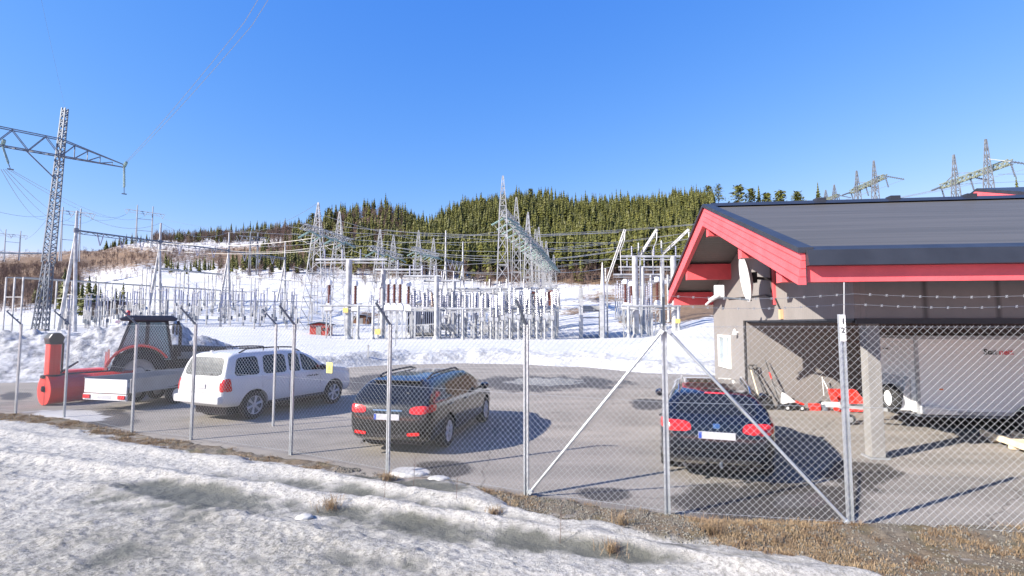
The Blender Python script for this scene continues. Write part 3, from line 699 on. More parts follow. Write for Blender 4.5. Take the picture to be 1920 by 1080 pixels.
w = MB(); w.prism([(-.35, .22), (.12, .30), (-.28, .62)], -.16, .16, 'y'); w.build('grass_bag', WPAINT, T, bevel=.02)
for (x, y) in ((-.24, -.23), (.25, -.23), (-.24, .23), (.25, .23)): simple_wheel(T, (x, y, .1), .1, .05, 'y', 'wheel', WPAINT)
T = tooled('fuel_can', 'small red fuel can on the asphalt right of the mower', 'can', 1527, 757)
w = MB(); w.box(-.15, .15, -.08, .08, 0, .2); w.build('can_body', RED, T, bevel=.03)
w = MB(); w.tube((.08, 0, .2), (.2, 0, .27), .02); w.build('spout', BLACK, T)
T = tooled('ash_bucket', 'small grey bucket on the asphalt between fuel can and red tub', 'bucket', 1546, 756)
w = MB(); w.lathe([(.001, 0), (.11, 0), (.14, .22), (.145, .22), (.11, .02), (.001, .02)], n=16); w.build('bucket_shell', GALVD, T, smooth=True)
w = MB(); w.path([(-.14, 0, .22), (-.1, 0, .33), (0, 0, .37), (.1, 0, .33), (.14, 0, .22)], .006); w.build('bail', GALVD, T)
T = tooled('snow_scoop', 'bright red plastic snow scoop with white handle standing by the carport wall', 'snow scoop', 1582, 760)
w = MB()
P_ = [(-.42, .03, .62), (.34, .03, .62), (.30, -.05, .02), (-.30, -.05, .02)]
Q_ = [(-.36, -.34, .5), (.42, -.34, .30), (.36, -.28, .03), (-.26, -.28, .03)]
w.add(P_ + Q_, [(0, 1, 2, 3), (0, 3, 7, 4), (1, 5, 6, 2), (3, 2, 6, 7)])
o = w.build('scoop', RED, T); md = o.modifiers.new('s', 'SOLIDIFY'); md.thickness = .02
w = MB(); w.path([(-.40, .04, .6), (-.44, .2, .85), (-.44, .22, .86)], .014); w.path([(-.44, .2, .40), (-.46, .22, .95)], .014); w.build('handle', WPAINT, T)
# ------------------------------------------------------------------ cars
def car_body(L, W_, H, prof, bot, belt, plan, tum=.20, arches=None, shoulder=.03):
    """prof: (x, ztop) along the length, bot: (x, zbottom), plan: (x, halfwidth) -> finished closed body mesh"""
    xs = sorted(set([p[0] for p in prof] + list(np.linspace(-L/2 + .02, L/2 - .02, 22))))
    px_, pz_ = zip(*prof); bx_, bz_ = zip(*bot); wx, ww = zip(*plan); lx, lz = zip(*belt)
    rings = []
    for x in xs:
        zt = float(np.interp(x, px_, pz_)); zb = float(np.interp(x, bx_, bz_)); w_ = float(np.interp(x, wx, ww)); zl = float(np.interp(x, lx, lz))
        gh = max(0, (zt - zl)) if zt - zl > .06 else 0
        zl2 = min(zl, zt - .05)
        wt_ = w_ - tum * gh / max(.3, H - zl) if gh else w_ - .06
        wt_ = max(wt_, .3)
        ring = [(0, zb), (w_ * .8, zb), (w_ * .95, zb + .05), (w_, zb + (zl2 - zb) * .35), (w_, zb + (zl2 - zb) * .62), (w_ - .015, zl2 - .07), (w_ - shoulder, zl2)]
        if gh:
            for f in (.12, .45, .78): ring.append((w_ - shoulder - .015 + (wt_ - (w_ - shoulder - .015)) * f, zl2 + (zt - zl2) * f))
            ring += [(wt_ - .02, zl2 + (zt - zl2) * .93), (wt_ * .82, zt - .012), (wt_ * .4, zt)]
        else:
            for f in (.1, .2, .3): ring.append((w_ - shoulder - .02 - .1 * f, zl2 + (zt - zl2) * (.3 + f)))
            ring += [(wt_ * .85, zt - .018), (wt_ * .65, zt - .006), (wt_ * .35, zt)]
        ring.append((0, zt)); rings.append([(x, y, z) for y, z in ring])
    n = len(rings[0]); vs = []; 
    for r in rings: vs += r + [(p[0], -p[1], p[2]) for p in r[-2:0:-1]]
    m_ = 2 * n - 2; fs = []
    for i in range(len(rings) - 1):
        for k in range(m_): fs.append((i*m_+k, i*m_+(k+1)%m_, (i+1)*m_+(k+1)%m_, (i+1)*m_+k))
    for base, rev in ((0, 1), ((len(rings)-1)*m_, 0)):      # end caps as strips
        for k in range(n - 1):
            a, b_ = base + k, base + k + 1; c, d = base + (m_ - k - 1) % m_ , base + (m_ - k) % m_
            q = (a, b_, c, d) if k > 0 else (a, b_, c)
            if k == n - 2: q = (a, b_, d)
            fs.append(tuple(reversed(q)) if rev else q)
    me = bpy.data.meshes.new('tmp'); me.from_pydata(vs, [], fs)
    bm = bmesh.new(); bm.from_mesh(me); bmesh.ops.recalc_face_normals(bm, faces=bm.faces); bm.to_mesh(me); bm.free()
    o = bpy.data.objects.new('tmp', me); COL.objects.link(o)
    sd = o.modifiers.new('s', 'SUBSURF'); sd.levels = 1; sd.render_levels = 1
    cut = None
    if arches:
        cb = MB()
        for (ax, ar) in arches:
            for s in (-1, 1):
                cb.lathe([(ar, s * (W_/2 - .30)), (ar, s * (W_/2 + .2))] if s > 0 else [(ar, s * (W_/2 + .2)), (ar, s * (W_/2 - .30))], c=(ax, 0, .0), axis='y', n=28)
        cb.v = [(x, y, z + arches_z) for x, y, z in cb.v]
        cut = cb.build('tmpcut', BLACK)
        bo = o.modifiers.new('b', 'BOOLEAN'); bo.operation = 'DIFFERENCE'; bo.object = cut; bo.solver = 'EXACT'
    bpy.context.view_layer.update()
    res = bpy.data.meshes.new_from_object(o.evaluated_get(bpy.context.evaluated_depsgraph_get()))
    bpy.data.objects.remove(o)
    if cut: bpy.data.objects.remove(cut)
    return res
arches_z = .33
def chaikin(P, it=2, k=.18):
    P = [Vector(p) for p in P]
    for _ in range(it):
        Q = []
        for i in range(len(P)):
            a, b_ = P[i], P[(i + 1) % len(P)]; Q += [a.lerp(b_, k), a.lerp(b_, 1 - k)]
        P = Q
    return P
def decal(name, poly, axis, bvh, m, parent, off=.006, thick=0, rings=5, rnd=2, k=.11):
    """a panel with rounded corners laid on the body: poly in (x,z) for axis +-y, (y,z) for +-x, (x,y) for z"""
    P = chaikin([(p[0], p[1]) for p in poly], rnd, k) if rnd else [Vector(p) for p in poly]
    R_ = []
    for i in range(len(P)):
        a, b_ = P[i], P[(i + 1) % len(P)]; nseg = max(1, int((b_ - a).length / .12))
        for j in range(nseg): R_.append(a.lerp(b_, j / nseg))
    c = sum((p for p in R_), Vector((0, 0))) / len(R_)
    vs = []; n = len(R_)
    def proj_(q):
        if axis in ('+y', '-y'):
            s = 1 if axis == '+y' else -1; o_, d_ = Vector((q[0], s * 3, q[1])), Vector((0, -s, 0))
        elif axis in ('+x', '-x'):
            s = 1 if axis == '+x' else -1; o_, d_ = Vector((s * 6, q[0], q[1])), Vector((-s, 0, 0))
        else: o_, d_ = Vector((q[0], q[1], 4)), Vector((0, 0, -1))
        h, nr, _, _ = bvh.ray_cast(o_, d_)
        if h is None: return None
        if nr.dot(d_) > 0: nr = -nr
        return h + nr * off
    last = Vector((0, 0, 0))
    for r in range(rings + 1):
        for p in R_:
            h = proj_(c.lerp(p, r / rings if r else .001))
            if h is None: h = last
            last = h; vs.append(h)
    fs = [(r * n + i, r * n + (i + 1) % n, (r + 1) * n + (i + 1) % n, (r + 1) * n + i) for r in range(rings) for i in range(n)]
    w = MB(); w.add(vs, fs); return w.build(name, m, parent, smooth=True)
def car_wheel(parent, x, y, R, wd, m=RIM, spokes=5, z=None):
    z = R if z is None else z; s = 1 if y > 0 else -1
    tw = MB(); tw.lathe([(R*.66, -wd/2), (R*.93, -wd/2), (R, -wd*.32), (R, wd*.32), (R*.93, wd/2), (R*.66, wd/2), (R*.6, wd*.2), (R*.6, -wd*.2)], axis='y', n=32, loop=True)
    o = tw.build('wheel', RUBBER, parent, smooth=True); o.location = (x, y, z)
    rw = MB(); h = s * wd / 2
    rw.lathe([(R*.66, h*.95), (R*.62, h*.9), (R*.6, h*.1), (R*.66, h*.1)], axis='y', n=32, loop=True)
    for k in range(spokes):
        a = 2 * math.pi * k / spokes + .3
        for da in (-.10, .10):
            ca, sa = math.cos(a + da), math.sin(a + da); rw.tube((ca*R*.1, h*.72, sa*R*.1), (ca*R*.63, h*.82, sa*R*.63), R*.055, R*.045, n=4)
    rw.lathe([(R*.16, h*.6), (R*.16, h*.86), (.001, h*.9)] if s > 0 else [(.001, h*.9), (R*.16, h*.86), (R*.16, h*.6)], axis='y', n=16)
    rw.build('rim', m, o)
    dk = MB(); dk.lathe([(.001, h*.2), (R*.6, h*.2), (R*.6, h*.25), (.001, h*.25)], axis='y', n=24); dk.build('brake_disc', GALVD, o)
    return o
def build_car(name, label, cat, loc, heading, paint, spec, extra):
    global arches_z
    T = thing(name, label, cat, (loc[0], loc[1], 0), heading)
    L, W_, H, R = spec['L'], spec['W'], spec['H'], spec['R']; arches_z = R
    me = car_body(L, W_, H, spec['prof'], spec['bot'], spec['belt'], spec['plan'], spec.get('tum', .2), [(a, R + .055) for a in spec['axles']])
    me.name = 'body'; me.materials.clear(); me.materials.append(paint)
    me.polygons.foreach_set('use_smooth', [True] * len(me.polygons))
    try: me.set_sharp_from_angle(angle=rad(35))
    except Exception: pass
    bo = bpy.data.objects.new('body', me); COL.objects.link(bo); bo.parent = T
    bvh = BVHTree.FromPolygons([v.co.copy() for v in me.vertices], [tuple(p.vertices) for p in me.polygons])
    for ax in spec['axles']:
        for s in (1, -1): car_wheel(T, ax, s * (W_/2 - .125), R, .21, spec.get('rim', RIM), spec.get('spokes', 5))
    w = MB(); w.box(-L/2 + .35, L/2 - .35, -W_/2 + .32, W_/2 - .32, .17, .42); w.build('underbody', BLACK, T)
    for k, poly in enumerate(spec['side_windows']):
        for s in ('+y', '-y'): decal('side_window', poly, s, bvh, GLASSD, T, .005)
    decal('rear_window', spec['rear_window'], '-x', bvh, spec.get('rear_glass', GLASSD), T, .006)
    decal('windscreen', spec['windscreen'], '+x', bvh, GLASSD, T, .006)
    for s in (1, -1):
        decal('rear_light', [(s * a, b_) for a, b_ in spec['tail']], '-x', bvh, REDL, T, .010, k=.2)
        if 'tail_side' in spec: decal('rear_light', spec['tail_side'], '+y' if s > 0 else '-y', bvh, REDL, T, .010)
        decal('headlight', [(s * a, b_) for a, b_ in spec['head']], '+x', bvh, CLEARL, T, .01)
        if 'reflector' in spec: decal('reflector', [(s * a, b_) for a, b_ in spec['reflector']], '-x', bvh, REDL, T, .008)
    decal('grille', spec['grille'], '+x', bvh, BLACK, T, .008)
    pz, pw = spec['plate']
    xr = bvh.ray_cast(Vector((-6, 0, pz)), Vector((1, 0, 0)))[0].x
    w = MB(); w.box(xr - .022, xr - .004, -pw, pw, pz - .055, pz + .055); p_ = w.build('number_plate', PLATE, T, bevel=.004)
    w = MB(); w.box(xr - .0245, xr - .0225, pw - .05, pw - .004, pz - .05, pz + .05); w.build('plate_band', BLUEP, p_)
    for z0, z1, inset in spec.get('bumper_trim', []):
        decal('bumper_trim', [(-W_/2 + inset, z0), (W_/2 - inset, z0), (W_/2 - inset, z1), (-W_/2 + inset, z1)], '-x', bvh, BLACK, T, .006)
    for s in (1, -1):                                                   # mirrors
        mx, mz = spec['mirror']; w = MB(); y0 = s * (W_/2 - .02)
        w.lathe([(.001, -.09), (.06, -.08), (.085, -.02), (.085, .03), (.05, .05), (.001, .052)], axis='x', n=14)
        w.v = [(x + mx, y * 1.25 + s * (W_/2 + .12), z + mz) for x, y, z in w.v]; w.bar((mx, y0 - s * .03, mz - .05), (mx, s * (W_/2 + .1), mz - .02), .035)
        w.build('mirror', spec.get('mirror_mat', paint), T, smooth=True)
    for x, z0, z1 in spec['seams']:                                     # door gaps
        for s in ('+y', '-y'): decal('door_gap', [(x - .005, z0), (x + .005, z0), (x + .005, z1), (x - .005, z1)], s, bvh, BLACK, T, .0025, rings=1, rnd=0)
    for x, z in spec['handles']:
        for s in (1, -1):
            h = bvh.ray_cast(Vector((x, s * 3, z)), Vector((0, -s, 0)))[0]
            w = MB(); w.tube((x - .09, h.y + s * .02, z), (x + .09, h.y + s * .02, z + .005), .014, n=6); w.build('door_handle', spec.get('handle_mat', paint), T)
    # rails
    rx0, rx1, ry, rm_ = spec['rails']
    for s in (1, -1):
        pts = []
        for j in range(9):
            x = rx0 + (rx1 - rx0) * j / 8; h = bvh.ray_cast(Vector((x, s * ry, 4)), Vector((0, 0, -1)))[0]; pts.append(h + Vector((0, 0, (.045 if 0 < j < 8 else .0) * spec.get('railh', 1))))
        w = MB(); w.path(pts, .021, n=8)
        if spec.get('railh', 1) > 1:
            for j in (3, 5): w.tube(pts[j], pts[j] - Vector((0, 0, .08)), .014)
        w.build('roof_rail', rm_, T, smooth=True)
    extra(T, bvh, spec)
    return T
CARB = mat('black_blue_paint', (.006, .0085, .016), .16, .1, .1, 3, coat=.9)
CARG = mat('black_brown_paint', (.012, .012, .012), .22, .1, .2, 3, coat=.8)
SUVW = mat('white_car_paint', (.56, .57, .58), .3, 0, .04, 1.5, coat=.5)
wag = dict(L=4.75, W=1.82, H=1.47, R=.325, axles=(-1.36, 1.38), tum=.26,
    prof=[(-2.375, .66), (-2.36, .78), (-2.31, .97), (-2.20, 1.06), (-2.02, 1.25), (-1.86, 1.385), (-1.6, 1.43), (-1.0, 1.465), (-.2, 1.47), (.35, 1.43), (.72, 1.28), (1.02, 1.10), (1.22, .985), (1.5, .94), (1.95, .87), (2.25, .76), (2.36, .62), (2.375, .55)],
    bot=[(-2.375, .36), (-2.1, .22), (-1, .17), (1, .17), (2.1, .2), (2.375, .30)], belt=[(-2.375, .98), (-1.2, .97), (.9, .92), (1.3, .88), (2.375, .68)],
    plan=[(-2.375, .66), (-2.3, .80), (-2.1, .865), (-1.4, .905), (0, .91), (1.3, .905), (1.9, .86), (2.25, .72), (2.375, .50)],
    side_windows=[[(-2.0, 1.02), (-1.52, 1.0), (-1.46, 1.36), (-1.72, 1.33)], [(-1.44, 1.0), (-.58, .985), (-.52, 1.395), (-1.38, 1.365)], [(-.50, .985), (.55, .96), (.42, 1.28), (.05, 1.375), (-.42, 1.395)]],
    rear_window=[(-.62, 1.06), (.62, 1.06), (.52, 1.33), (-.52, 1.33)], windscreen=[(-.66, 1.06), (.66, 1.06), (.52, 1.36), (-.52, 1.36)],
    tail=[(.44, .80), (.78, .80), (.80, .96), (.46, .93)], tail_side=[(-2.28, .82), (-2.02, .84), (-2.0, .95), (-2.22, .97)], head=[(.5, .62), (.74, .64), (.66, .75), (.46, .73)], grille=[(-.4, .56), (.4, .56), (.4, .7), (-.4, .7)],
    plate=(.74, .26), bumper_trim=[(.36, .42, .2)], mirror=(.72, 1.0), seams=[(-1.45, .30, .96), (-.5, .25, .95), (.62, .25, .92)], handles=[(-1.28, .86), (-.33, .85)],
    rails=(-1.7, .2, .54, BLACK), spokes=6)
def ex_wag1(T, bvh, sp):
    for s in (1, -1): decal('fog_lamp', [(s * .42, .40), (s * .66, .42), (s * .66, .48), (s * .42, .46)], '-x', bvh, REDL, T, .014)
    decal('boot_trim', [(-.3, .845), (.3, .845), (.3, .87), (-.3, .87)], '-x', bvh, CHROME, T, .01, rnd=1)
    w = MB(); w.prism([(-1.80, 1.415), (-1.97, 1.385), (-1.97, 1.36), (-1.78, 1.38)], -.50, .50, 'y'); w.build('roof_spoiler', CARG, T, bevel=.008)
    w = MB(); w.tube((-1.5, 0, 1.44), (-1.58, 0, 1.56), .006); w.build('aerial', BLACK, T)
    w = MB(); w.lathe([(.001, -.05), (.035, -.05), (.035, .03), (.001, .03)], c=(-2.33, .5, .25), axis='x', n=10); w.build('exhaust_pipe', CHROME, T)
    w = MB(); w.tube((-2.0, .1, 1.18), (-2.12, -.35, 1.16), .008); w.build('rear_wiper', BLACK, T)
w1 = dict(wag); w1['rear_window'] = [(-.66, 1.04), (.66, 1.04), (.54, 1.34), (-.54, 1.34)]
build_car('estate_car', 'black estate car parked with its long blue shadow in the middle of the yard', 'car', (-1.84, 12.15), rad(77), CARG, w1, ex_wag1)
w2 = dict(wag); w2['tail'] = [(.36, .80), (.80, .79), (.82, .96), (.40, .95)]; w2['rails'] = (-1.75, .3, .56, CHROME); w2['plate'] = (.76, .27); w2['H'] = 1.43
w2['prof'] = [(x, z * (.975 if z > .9 else 1)) for x, z in wag['prof']]
def ex_wag2(T, bvh, sp):
    for s in ('+y', '-y'): decal('window_trim', [(-1.98, .985), (.7, .935), (.7, .95), (-1.98, 1.0)], s, bvh, CHROME, T, .008, rings=1, rnd=0)
    decal('boot_emblem', [(-.05, .86), (.05, .86), (.05, .93), (-.05, .93)], '-x', bvh, CHROME, T, .012)
    w = MB(); w.tube((-2.36, -.05, .30), (-2.48, -.05, .32), .025); w.lathe([(.001, .0), (.026, .01), (.026, .05), (.001, .065)], c=(-2.48, -.05, .33), n=10); w.build('tow_bar', GALVD, T)
    decal('bumper_groove', [(-.7, .52), (.7, .52), (.7, .535), (-.7, .535)], '-x', bvh, BLACK, T, .006, rnd=0)
    decal('third_brake_light', [(-.16, 1.335), (.16, 1.335), (.15, 1.352), (-.15, 1.352)], '-x', bvh, REDL, T, .012, rnd=0)
    for y in (.48, -.48):
        w = MB(); w.lathe([(.001, -.05), (.03, -.05), (.03, .03), (.001, .03)], c=(-2.31, y, .28), axis='x', n=10); w.build('exhaust_pipe', CHROME, T)
build_car('estate_car', 'dark blue black estate car seen from behind between two braced fence posts', 'car', (3.98, 10.35), rad(70.5), CARB, w2, ex_wag2)
suv = dict(L=4.74, W=1.85, H=1.80, R=.37, axles=(-1.43, 1.42), tum=.23,
    prof=[(-2.37, .80), (-2.36, 1.02), (-2.30, 1.12), (-2.22, 1.45), (-2.12, 1.68), (-1.95, 1.755), (-1.4, 1.79), (-.4, 1.79), (.2, 1.745), (.55, 1.60), (.88, 1.38), (1.12, 1.22), (1.4, 1.185), (1.9, 1.13), (2.2, 1.03), (2.34, .80), (2.37, .65)],
    bot=[(-2.37, .48), (-2.2, .38), (-1, .30), (1, .30), (2.2, .36), (2.37, .45)], belt=[(-2.37, 1.14), (-.8, 1.12), (1.0, 1.08), (1.3, 1.08), (2.37, .88)],
    plan=[(-2.37, .82), (-2.3, .90), (-2.1, .92), (0, .925), (1.4, .925), (2.0, .91), (2.25, .82), (2.37, .62)],
    side_windows=[[(-2.04, 1.17), (-1.28, 1.16), (-1.30, 1.64), (-1.90, 1.62)], [(-1.16, 1.16), (-.40, 1.15), (-.40, 1.655), (-1.12, 1.65)], [(-.30, 1.15), (.10, 1.14), (.08, 1.65), (-.28, 1.655)], [(.16, 1.14), (.98, 1.12), (.60, 1.42), (.30, 1.60), (.15, 1.63)]],
    rear_window=[(-.72, 1.18), (.72, 1.18), (.64, 1.64), (-.64, 1.64)], rear_glass=GLASSM, windscreen=[(-.74, 1.24), (.74, 1.24), (.6, 1.64), (-.6, 1.64)],
    tail=[(.78, .80), (.90, .80), (.88, 1.10), (.76, 1.10)], tail_side=[(-2.30, .80), (-2.12, .80), (-2.16, 1.12), (-2.28, 1.12)], head=[(.52, .84), (.82, .84), (.78, 1.0), (.5, .98)], grille=[(-.42, .75), (.42, .75), (.42, .98), (-.42, .98)],
    plate=(.92, .26), reflector=[(.62, .56), (.72, .56), (.72, .61), (.62, .61)], mirror=(.78, 1.2), mirror_mat=BLACK, seams=[(-1.22, .45, 1.12), (-.34, .40, 1.12), (.82, .42, 1.08)], handles=[(-1.06, 1.0), (-.16, 1.0)],
    rails=(-1.75, .25, .62, BLACK), railh=2.0, spokes=6)
def ex_suv(T, bvh, sp):
    w = MB(); w.box(-2.47, -2.30, -.86, .86, .50, .70); w.build('rear_bumper', SUVW, T, bevel=.05)
    for s in (1, -1):
        w = MB(); w.tube((-1.0, s * .90, .38), (1.0, s * .90, .38), .05, n=8); w.build('side_step', BLACK, T)
    x = bvh.ray_cast(Vector((.35, -3, .98)), Vector((0, 1, 0)))[0]
    for k in range(7):
        w = MB(); w.box(.28 + k * .07, .28 + k * .07 + (.05 if k % 3 else .035), x.y - .006, x.y - .002, .95, .95 + (.05 if k % 2 else .036)); w.build('door_lettering', BLKT, T)
    w = MB(); w.tube((-2.2, .0, 1.23), (-2.3, -.38, 1.22), .01); w.build('rear_wiper', BLACK, T)
    w = MB(); w.lathe([(.001, 0), (.035, 0), (.035, .06), (.001, .06)], c=(-2.05, 0, 1.75), n=10); w.build('aerial', WPAINT, T)
    decal('tailgate_gap', [(-.74, .76), (.74, .76), (.74, .768), (-.74, .768)], '-x', bvh, BLACK, T, .004, rnd=0)
build_car('off_road_car', 'white seven seat off road car with black roof rails and dusty rear window', 'car', (-7.0, 15.35), rad(65.5), SUVW, suv, ex_suv)

# ------------------------------------------------------------------ flatbed trailer
x0, y0 = gp(204, 776)
FT = thing('flatbed_trailer', 'low flatbed trailer with white tailboard and grey side boards left of the white car', 'trailer', (-11.75, 15.0, 0), rad(75))
w = MB(); w.box(0, 3.9, -.82, .82, .60, .66); w.build('bed', GALVD, FT)
w = MB(); w.box(-.035, .0, -.80, .80, .50, .90); w.build('tailboard', WPAINT, FT, bevel=.008)
ALU = mat('brushed_side_board', (.28, .285, .29), .45, .3, .1, 2)
for s in (1, -1):
    w = MB(); w.box(.02, 3.9, s * .86 - .02, s * .86 + .02, .52, .92); w.box(.02, 3.9, s * .895 - .012, s * .895 + .01, .89, .93); w.box(.02, 3.9, s * .895 - .012, s * .895 + .01, .52, .56); w.build('side_board', ALU, FT, bevel=.005)
w = MB(); w.box(3.88, 3.92, -.84, .84, .52, .92); w.build('headboard', ALU, FT)
w = MB(); w.box(-.05, -.01, -.82, .82, .30, .48); w.build('light_board', WPAINT, FT, bevel=.008)
for s in (1, -1):
    w = MB(); w.box(-.085, -.051, s * .66 - .13, s * .66 + .13, .345, .455); w.build('rear_light', REDL, FT, bevel=.012)
w = MB(); w.box(-.056, -.051, -.26, .26, .34, .44); w.build('number_plate', PLATE, FT)
w = MB(); w.box(.1, 3.8, -.4, -.3, .46, .60); w.box(.1, 3.8, .3, .4, .46, .60); w.box(1.9, 2.0, -.8, .8, .36, .6); w.build('chassis', GALVD, FT)
w = MB(); w.bar((3.8, -.35, .5), (5.1, 0, .5), .07); w.bar((3.8, .35, .5), (5.1, 0, .5), .07); w.build('drawbar', GALVD, FT)
for s in (1, -1):
    for x in (1.55, 2.25): simple_wheel(FT, (x, s * .80, .31), .31, .18)
    w = MB(); w.box(1.2, 2.6, s * .8 - .1, s * .8 + .1, .63 - .08, .65 - .08); w.build('mudguard', BLACK, FT)

# ------------------------------------------------------------------ tractor with snow blower
TH = rad(36)
TC = (-13.6, 18.9)
TT = thing('tractor', 'red and black farm tractor with tinted cab parked behind the flatbed trailer', 'tractor', (TC[0], TC[1], 0), TH)
TGL = mat('tractor_glass', (.16, .30, .31), .08, 0, .2, 1, spec=.6, coat=.3)
TGL.node_tree.nodes['Principled BSDF'].inputs['Alpha'].default_value = .5
TBK = mat('tractor_dark_paint', (.02, .022, .025), .4, .1, .2, 5)
w = MB(); w.box(-.5, 2.9, -.28, .28, .65, 1.15); w.box(-.5, .5, -.5, .5, .7, 1.2); w.build('chassis', TBK, TT, bevel=.04)
w = MB(); w.prism([(.95, 1.1), (2.85, 1.0), (2.95, 1.35), (2.6, 1.62), (.95, 1.72)], -.42, .42, 'y'); w.build('hood', TBK, TT, bevel=.06)
w = MB(); w.box(1.1, 2.5, .425, .44, 1.2, 1.45); w.box(1.1, 2.5, -.44, -.425, 1.2, 1.45); w.build('hood_grille', GALVD, TT)
# cab: tapered frame of pillars, glass between, roof
cb = [(-.75, .78), (.95, .72), (.95, -.72), (-.75, -.78)]; ct = [(-.35, .70), (.72, .66), (.72, -.66), (-.35, -.70)]
z0c, z1c = 1.15, 2.60
w = MB()
for (a, b_) in zip(cb, ct): w.bar((a[0], a[1], z0c), (b_[0], b_[1], z1c), .085)
for s in (1, -1): w.bar((.12, s * .76, z0c), (.16, s * .69, z1c), .10)
for k in range(4):
    a, b_ = cb[k], cb[(k + 1) % 4]; w.bar((a[0], a[1], z0c), (b_[0], b_[1], z0c), .10)
    a, b_ = ct[k], ct[(k + 1) % 4]; w.bar((a[0], a[1], z1c), (b_[0], b_[1], z1c), .10)
w.box(-.6, .95, -.70, .70, .9, 1.2); w.build('cab_frame', TBK, TT)
def quad_pane(a, b_, c, d, name='cab_window'):
    vs = [Vector(p) for p in (a, b_, c, d)]; nr = (vs[1] - vs[0]).cross(vs[3] - vs[0]).normalized() * .01
    w = MB(); w.add([p - nr for p in vs] + [p + nr for p in vs], [(0, 1, 2, 3), (7, 6, 5, 4), (0, 4, 5, 1), (1, 5, 6, 2), (2, 6, 7, 3), (3, 7, 4, 0)]); w.build(name, TGL, TT)
def lp(i, f): a, b_ = cb[i], ct[i]; return Vector((a[0] + (b_[0] - a[0]) * f, a[1] + (b_[1] - a[1]) * f, z0c + (z1c - z0c) * f))
quad_pane(lp(3, .04), lp(0, .04), lp(0, .96), lp(3, .96), 'rear_window'); quad_pane(lp(1, .25), lp(2, .25), lp(2, .96), lp(1, .96), 'windscreen')
for s in (1, -1):
    y0_, y1_ = s * .765, s * .70
    i0, i1 = (0, 1) if s > 0 else (3, 2)
    quad_pane(lp(i0, .28) + Vector((.04, 0, 0)), (.06, y0_ - s * .02, z0c + .4), (.10, y1_ - s * .01, z1c - .05), lp(i0, .97) + Vector((.04, 0, 0)))
    quad_pane((.20, y0_ - s * .01, z0c + .05), lp(i1, .05) - Vector((.05, 0, 0)), lp(i1, .96) - Vector((.05, 0, 0)), (.22, y1_, z1c - .05))
w = MB(); w.prism([(-.62, 2.60), (1.0, 2.60), (1.05, 2.70), (.85, 2.80), (-.45, 2.80), (-.68, 2.70)], -.84, .84, 'y'); w.build('roof', mat('cab_roof', (.05, .055, .07), .5), TT, bevel=.05)
w = MB(); w.lathe([(.07, 2.80), (.07, 2.95), (.05, 2.99), (.001, 3.0)], c=(-.45, .62, 0), n=12); w.build('beacon', RED, TT, smooth=True)
for s in (1, -1):
    w = MB(); w.box(-.78, -.66, s * .62 - .1, s * .62 + .1, 2.52, 2.62); w.build('work_light', CLEARL, TT)
def fender(parent, cx, cy, R, wd, a0, a1, m, n=14, name='fender'):
    w = MB(); vs = []
    for k in range(n + 1):
        a = rad(a0 + (a1 - a0) * k / n)
        for r in (R, R + .07):
            for y in (-wd / 2, wd / 2): vs.append((cx + r * math.cos(a), cy + y, R * 0 + .80 + r * math.sin(a)))
    fs = []
    for k in range(n):
        o = k * 4
        fs += [(o, o + 1, o + 5, o + 4), (o + 2, o + 6, o + 7, o + 3), (o, o + 4, o + 6, o + 2), (o + 1, o + 3, o + 7, o + 5)]
    fs += [(0, 2, 3, 1), (n * 4, n * 4 + 1, n * 4 + 3, n * 4 + 2)]
    w.add(vs, fs); w.build(name, m, parent, smooth=True)
def tractor_wheel(x, y, R, wd, rimm):
    s = 1 if y > 0 else -1
    w = MB(); w.lathe([(R*.58, -wd/2), (R*.86, -wd*.5), (R*.94, -wd*.4), (R*.95, 0), (R*.94, wd*.4), (R*.86, wd*.5), (R*.58, wd/2), (R*.52, wd*.2), (R*.52, -wd*.2)], axis='y', n=36, loop=True)
    nl = 20
    for k in range(nl):
        for sd in (-1, 1):
            a = 2 * math.pi * (k + (.5 if sd > 0 else 0)) / nl; a2 = a + .16
            p0 = Vector((math.cos(a) * R * .955, sd * .02, math.sin(a) * R * .955)); p1 = Vector((math.cos(a2) * R * .93, sd * wd * .5, math.sin(a2) * R * .93)); w.bar(p0, p1, R * .065)
    o = w.build('wheel', RUBBER, TT); o.location = (x, y, R)
    rw = MB(); h = s * wd / 2
    pr_ = [(R*.59, h*.8), (R*.54, h*.85), (R*.5, h*.3), (R*.25, h*.2), (R*.2, h*.5), (.001, h*.5)]
    rw.lathe(pr_ + [(.001, h*.1), (R*.5, h*.1), (R*.59, h*.5)], axis='y', n=28, loop=True); rw.build('rim', rimm, o, smooth=True)
TRIM = mat('dusty_wheel_rim', (.30, .31, .33), .5, .5)
for s in (1, -1):
    tractor_wheel(-.05, s * .98, .82, .50, TRIM); tractor_wheel(2.35, s * .88, .60, .40, TRIM)
    fender(TT, -.05, s * .98, .90, .56, 32, 165, RED)
    fender(TT, 2.35, s * .88, .68 - .18, .36, 40, 140, TBK)
w = MB(); w.box(-.1, .9, -1.05, -.75, .35, .9); w.build('fuel_tank', TBK, TT, bevel=.05)
w = MB(); w.box(.1, .6, -1.1, -.8, .3, .36); w.box(.1, .6, -1.1, -.8, .62, .66); w.build('steps', TBK, TT)
w = MB(); w.tube((1.15, -.58, 1.3), (1.15, -.58, 2.35), .055, n=10); w.tube((1.15, -.58, 2.35), (1.05, -.62, 2.6), .045, n=10); w.build('exhaust_stack', TBK, TT)
for s in (1, -1):
    w = MB(); w.tube((.75, s * .68, 2.45), (1.0, s * 1.15, 2.48), .018); w.box(.97, 1.03, s * 1.17 - .1, s * 1.17 + .1, 2.1, 2.5); w.build('mirror', TBK, TT)
w = MB(); w.bar((2.7, .35, 1.2), (3.5, .35, 1.0), .09); w.bar((2.7, -.35, 1.2), (3.5, -.35, 1.0), .09); w.build('front_linkage', TBK, TT)
